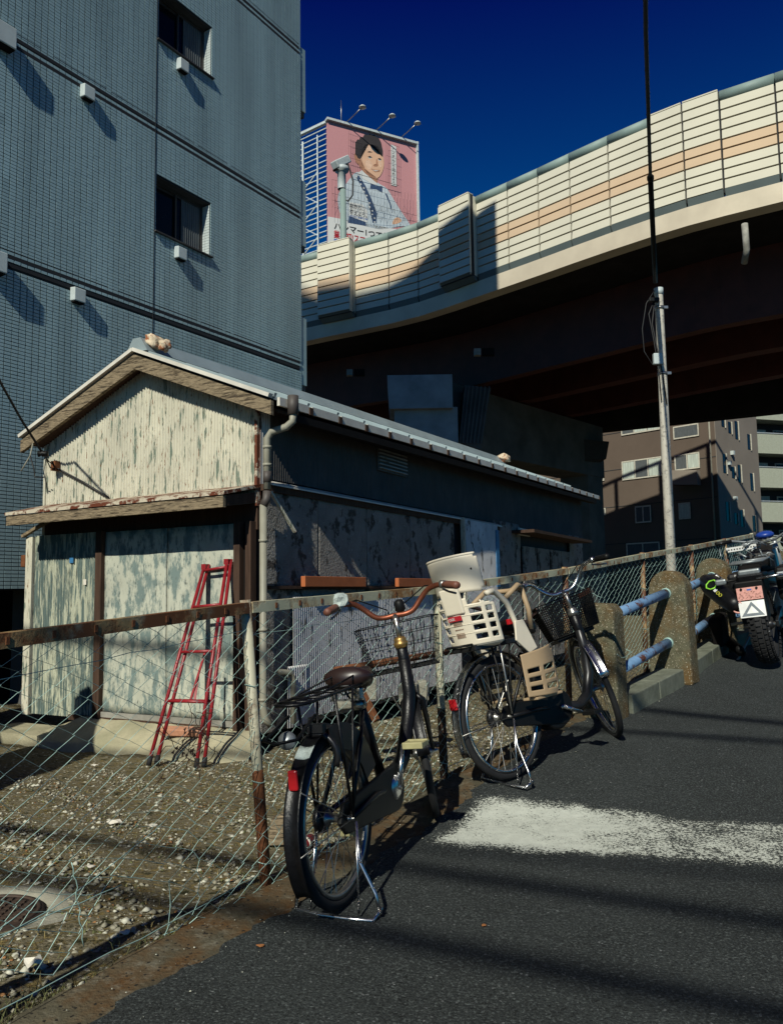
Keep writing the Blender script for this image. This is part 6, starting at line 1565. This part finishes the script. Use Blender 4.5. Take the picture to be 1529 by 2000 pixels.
rocks('pale_gravel', 9000, lot_place(1.5, 10, 4.2), .003, .021, g_l, seed=2)
rocks('leaf_litter', 12000, lot_place(1.5, 9, 4.0), .003, .012, g_b, flat=.3, seed=3)
rocks('moss', 9000, lot_place(1.5, 9, 4.0), .003, .012, g_g, flat=.8, seed=4)
def blades(name, N, place, h0, h1, m, seed):
    r = np.random.default_rng(seed); P = place(N, r); n = len(P); a = r.uniform(0, 6.28, n); h = r.uniform(h0, h1, n); w = .0016
    d = np.stack([np.cos(a), np.sin(a), np.zeros(n)], 1); ln = r.uniform(.2, 1.1, n)[:, None]; b2 = r.uniform(0, 6.28, n); l2 = np.stack([np.cos(b2), np.sin(b2), np.zeros(n)], 1)
    up = np.array([0, 0, 1.])
    v0 = P-d*w; v1 = P+d*w; v2 = P+up*h[:, None]*.6+l2*h[:, None]*ln*.35; v3 = P+up*h[:, None]*.85+l2*h[:, None]*ln
    vs = np.stack([v0, v1, v2+d*w*.7, v2-d*w*.7, v3], 1).reshape(-1, 3); b_ = MB(); fs = []
    for i in range(n): k = 5*i; fs += [(k, k+1, k+2, k+3), (k+3, k+2, k+4)]
    me = bpy.data.meshes.new(name); me.from_pydata(vs.tolist(), [], fs); me.materials.append(m); o = bpy.data.objects.new(name, me); COL.objects.link(o); o['kind'] = 'stuff'; return o
blades('dry_grass', 4500, lot_place(2.0, 9.5, 3.6), .008, .035, g_y, 5)
blades('grass', 2500, lot_place(1.6, 8.5, 3.6), .008, .030, g_g, 6)
def fence_edge(N, r):
    y = r.uniform(1.4, 7, N); x = np.interp(y, fys, fxs)-.05-np.abs(r.normal(0, .05, N)); return np.stack([x, y, np.array([lotz(a, b) for a, b in zip(x, y)])], 1)
blades('weeds', 1600, fence_edge, .02, .07, g_g, 8)
# debris on strip and road
def strip_place(N, r):
    y = r.uniform(1.4, 7.5, N); x = np.interp(y, fys, fxs)+r.uniform(-.02, .5, N)**1; z = np.array([zr(q) for q in y])+.003; return np.stack([x, y, z], 1)
rocks('street_grit', 500, strip_place, .0012, .0045, g_l, seed=9)
def vineplace(): pass
# manhole
mh = thing('manhole', 'round cast iron manhole cover in a pale concrete collar, lower left of the lot', 'manhole', V((MH.x, MH.y, zl(MH.y))))
zc_ = zl(MH.y)+.012
b = MB(); n = 48; b.lathe([(.22, -.03), (.22, .004), (.33, .001), (.345, -.02)], (MH.x, MH.y, zc_), 'z', n); b.build('concrete_collar', MT['block'], mh)
b = MB(); b.lathe([(.0, .010), (.205, .010), (.212, -.02)], (MH.x, MH.y, zc_), 'z', n); cv = b.build('iron_cover', MT['manhole'], mh)
b = MB()
for i in range(-6, 7):
    for j in range(-6, 7):
        if i*i+j*j < 34: b.box((MH.x+i*.030, MH.y+j*.030, zc_+.012), (.018, .018, .006))
b.build('cover_studs', MT['manhole'], cv, kind='stuff')
b = MB().lathe([(.180, .010), (.182, .016), (.192, .016), (.194, .010)], (MH.x, MH.y, zc_), 'z', n); b.build('cover_ring', MT['manhole'], cv)
def flat_scrap(name, px, py, sz, m, label, cat, f=zl, th=.004, seed=0, rise=.0):
    p = ground(px, py, f); r = random.Random(seed); n = 9; vs = []
    top = [V((math.cos(2*math.pi*k/n)*sz[0]*r.uniform(.7, 1.1), math.sin(2*math.pi*k/n)*sz[1]*r.uniform(.7, 1.1), r.uniform(0, rise))) for k in range(n)]
    b = MB(); b.add([(0, 0, rise*.8+th)]+[v+V((0, 0, th)) for v in top]+[v for v in top], [(0, k+1, (k+1) % n+1) for k in range(n)]+[(k+1, (k+1) % n+1, (k+1) % n+1+n, k+1+n) for k in range(n)])
    o = b.build(name, m, None, fix=True); o.location = (p.x, p.y, (lotz(p.x, p.y) if f is zl else p.z)+.004); tag(o, label, cat); return o
flat_scrap('plastic_lid', 735, -1, (.001, .001), MT['paper'], 'x', 'y') if False else None
flat_scrap('paper_scrap', 298, 1611, (.036, .026), MT['paper'], 'oval white scrap lying flat in the middle of the dirt lot', 'litter', seed=1)
flat_scrap('paper_scrap', 224, 1615, (.04, .03), MT['paper'], 'crumpled white scrap left of the oval one on the dirt lot', 'litter', seed=2, rise=.02)
flat_scrap('paper_scrap', 178, 1708, (.022, .016), MT['paper'], 'small pale scrap on the dirt near the manhole', 'litter', seed=3, rise=.006)
flat_scrap('crumpled_cup', 68, 1908, (.032, .022), MT['paper'], 'crushed white paper cup at the fence foot near the bottom left corner', 'litter', seed=4, rise=.035, th=.012)
flat_scrap('paper_scrap', 243, 1836, (.020, .012), MT['paper'], 'pale torn scrap beside the strip edge under the torn mesh', 'litter', seed=5, rise=.008)
flat_scrap('stone', 185, 1497, (.03, .02), MT['paper'], 'pale stone at the shadow edge left of the apron', 'stone', seed=6, rise=.02)
flat_scrap('dry_leaf', 508, 1852, (.016, .008), MT['leaf'], 'single orange dry leaf on the asphalt below the near bicycle', 'leaf', f=zr, seed=7, rise=.004)
flat_scrap('dry_leaf', 945, 1812, (.010, .006), MT['leaf'], 'tiny red brown leaf on the asphalt in the road centre', 'leaf', f=zr, seed=8, rise=.003)
flat_scrap('dry_leaf', 1025, 1317, (.001, .001), MT['leaf'], 'x', 'leaf', f=zr) if False else None
flat_scrap('paper_scrap', 1352, 1307, (.03, .02), MT['paper'], 'scrap of white paper by the kerb under the second round post', 'litter', f=zr, seed=9, rise=.01)
# red drink can behind the rear wheel
q = ground(597, 1660, zl); q.z = lotz(q.x, q.y)+.033
c = thing('drink_can', 'dark red drink can lying behind the fence next to the near rear wheel', 'can', q)
aa = V((.35, .9, .0)).normalized()
MB().tube([q-aa*.058, q-aa*.052, q+aa*.052, q+aa*.058], [.024, .032, .032, .026], 16).build('can_body', MT['can_red'], c)
MB().tube([q-aa*.02, q+aa*.005], .0325, 16).build('can_stripe', MT['paper'], c)
# stump of timber behind the near rear wheel
q = ground(566, 1655, zl)
o = MB().hexa([V((-.07, -.05, 0)), V((.07, -.05, 0)), V((.08, .05, 0)), V((-.08, .05, 0)), V((-.05, -.03, .13)), V((.04, -.03, .15)), V((.04, .03, .15)), V((-.05, .03, .13))]).build('timber_stump', MT['wood'], bevel=.01)
o.location = (q.x-.05, q.y+.1, lotz(q.x, q.y)); tag(o, 'weathered grey timber stump against the fence left of the red can', 'stump')
# concrete blocks along the shed side, seen through the fence
for i, (x, y, s_, a_, lb) in enumerate([(708, 1345, (.20, .12, .17), .3, 'largest pale concrete block against the shed side below the wire basket'), (800, 1355, (.16, .10, .16), -.2, 'leaning concrete block right of the near bicycle head tube'),
        (828, 1348, (.07, .10, .17), .15, 'narrow upright concrete block next to the white fence post'), (690, 1375, (.26, .10, .05), .5, 'flat concrete slab lying in front of the largest block')]):
    p = at(x, y, 6.6+.25*i if i < 3 else 6.3); z = -.15
    o = MB().box((0, 0, s_[2]/2), s_).build('concrete_block', MT['block'], bevel=.01); o.location = (p.x, p.y, max(z, p.z-s_[2]/2)); o.rotation_euler = (.05, -.06*(i % 3), a_); tag(o, lb, 'block', 'concrete blocks along the shed')
q1_, q2_ = at(655, 1310, 6.4), at(895, 1270, 7.6)
o = MB().tube([q1_, q2_], .03, 10).build("rusty_bar", MT["rust"]); 
tag(o, 'brown rusty bar lying along the foot of the corrugated sheets behind the wire basket', 'bar'); setbase(o, q1_)
q1_, q2_ = at(706, 1350, 6.2), at(735, 1408, 6.1)
o = MB().bar(q1_, q2_, .03, .05).build('rusty_bracket', MT['rust']); tag(o, 'short rusty steel bracket leaning by the concrete block', 'bracket'); setbase(o, q2_)
o = flat_scrap('paper_scrap', 955, 1440, (.03, .02), MT['cloth_pale'], 'pale rag scrap behind the spokes of the bicycle with child seat', 'litter', seed=11, rise=.02)

# dead vine tangled in the mesh left of the ladder rung
b = MB(); r_ = random.Random(21); q0 = fpt(1.78, .55)[0]
for k in range(14):
    a = r_.uniform(0, 6.28); pts = [q0+V((r_.gauss(0, .02), r_.gauss(0, .012), r_.gauss(0, .02)))]
    for i in range(7): a += r_.uniform(-.9, .9); pts.append(pts[-1]+V((.022*math.cos(a), r_.uniform(-.006, .006), .022*math.sin(a))))
    b.tube(pts, .0013, 4)
for k in range(26):
    q = q0+V((r_.gauss(0, .045), r_.gauss(0, .01), r_.gauss(0, .035))); a = r_.uniform(0, 3)
    b.add([q, q+V((.012*math.cos(a), .003, .012*math.sin(a))), q+V((.004, .004, .016))], [(0, 1, 2)])
o = b.build('dead_vine', MT['wood_brown'], fix=False); tag(o, 'small dark tangle of dead vine caught in the mesh in front of the ladder', 'vine'); setbase(o, q0)
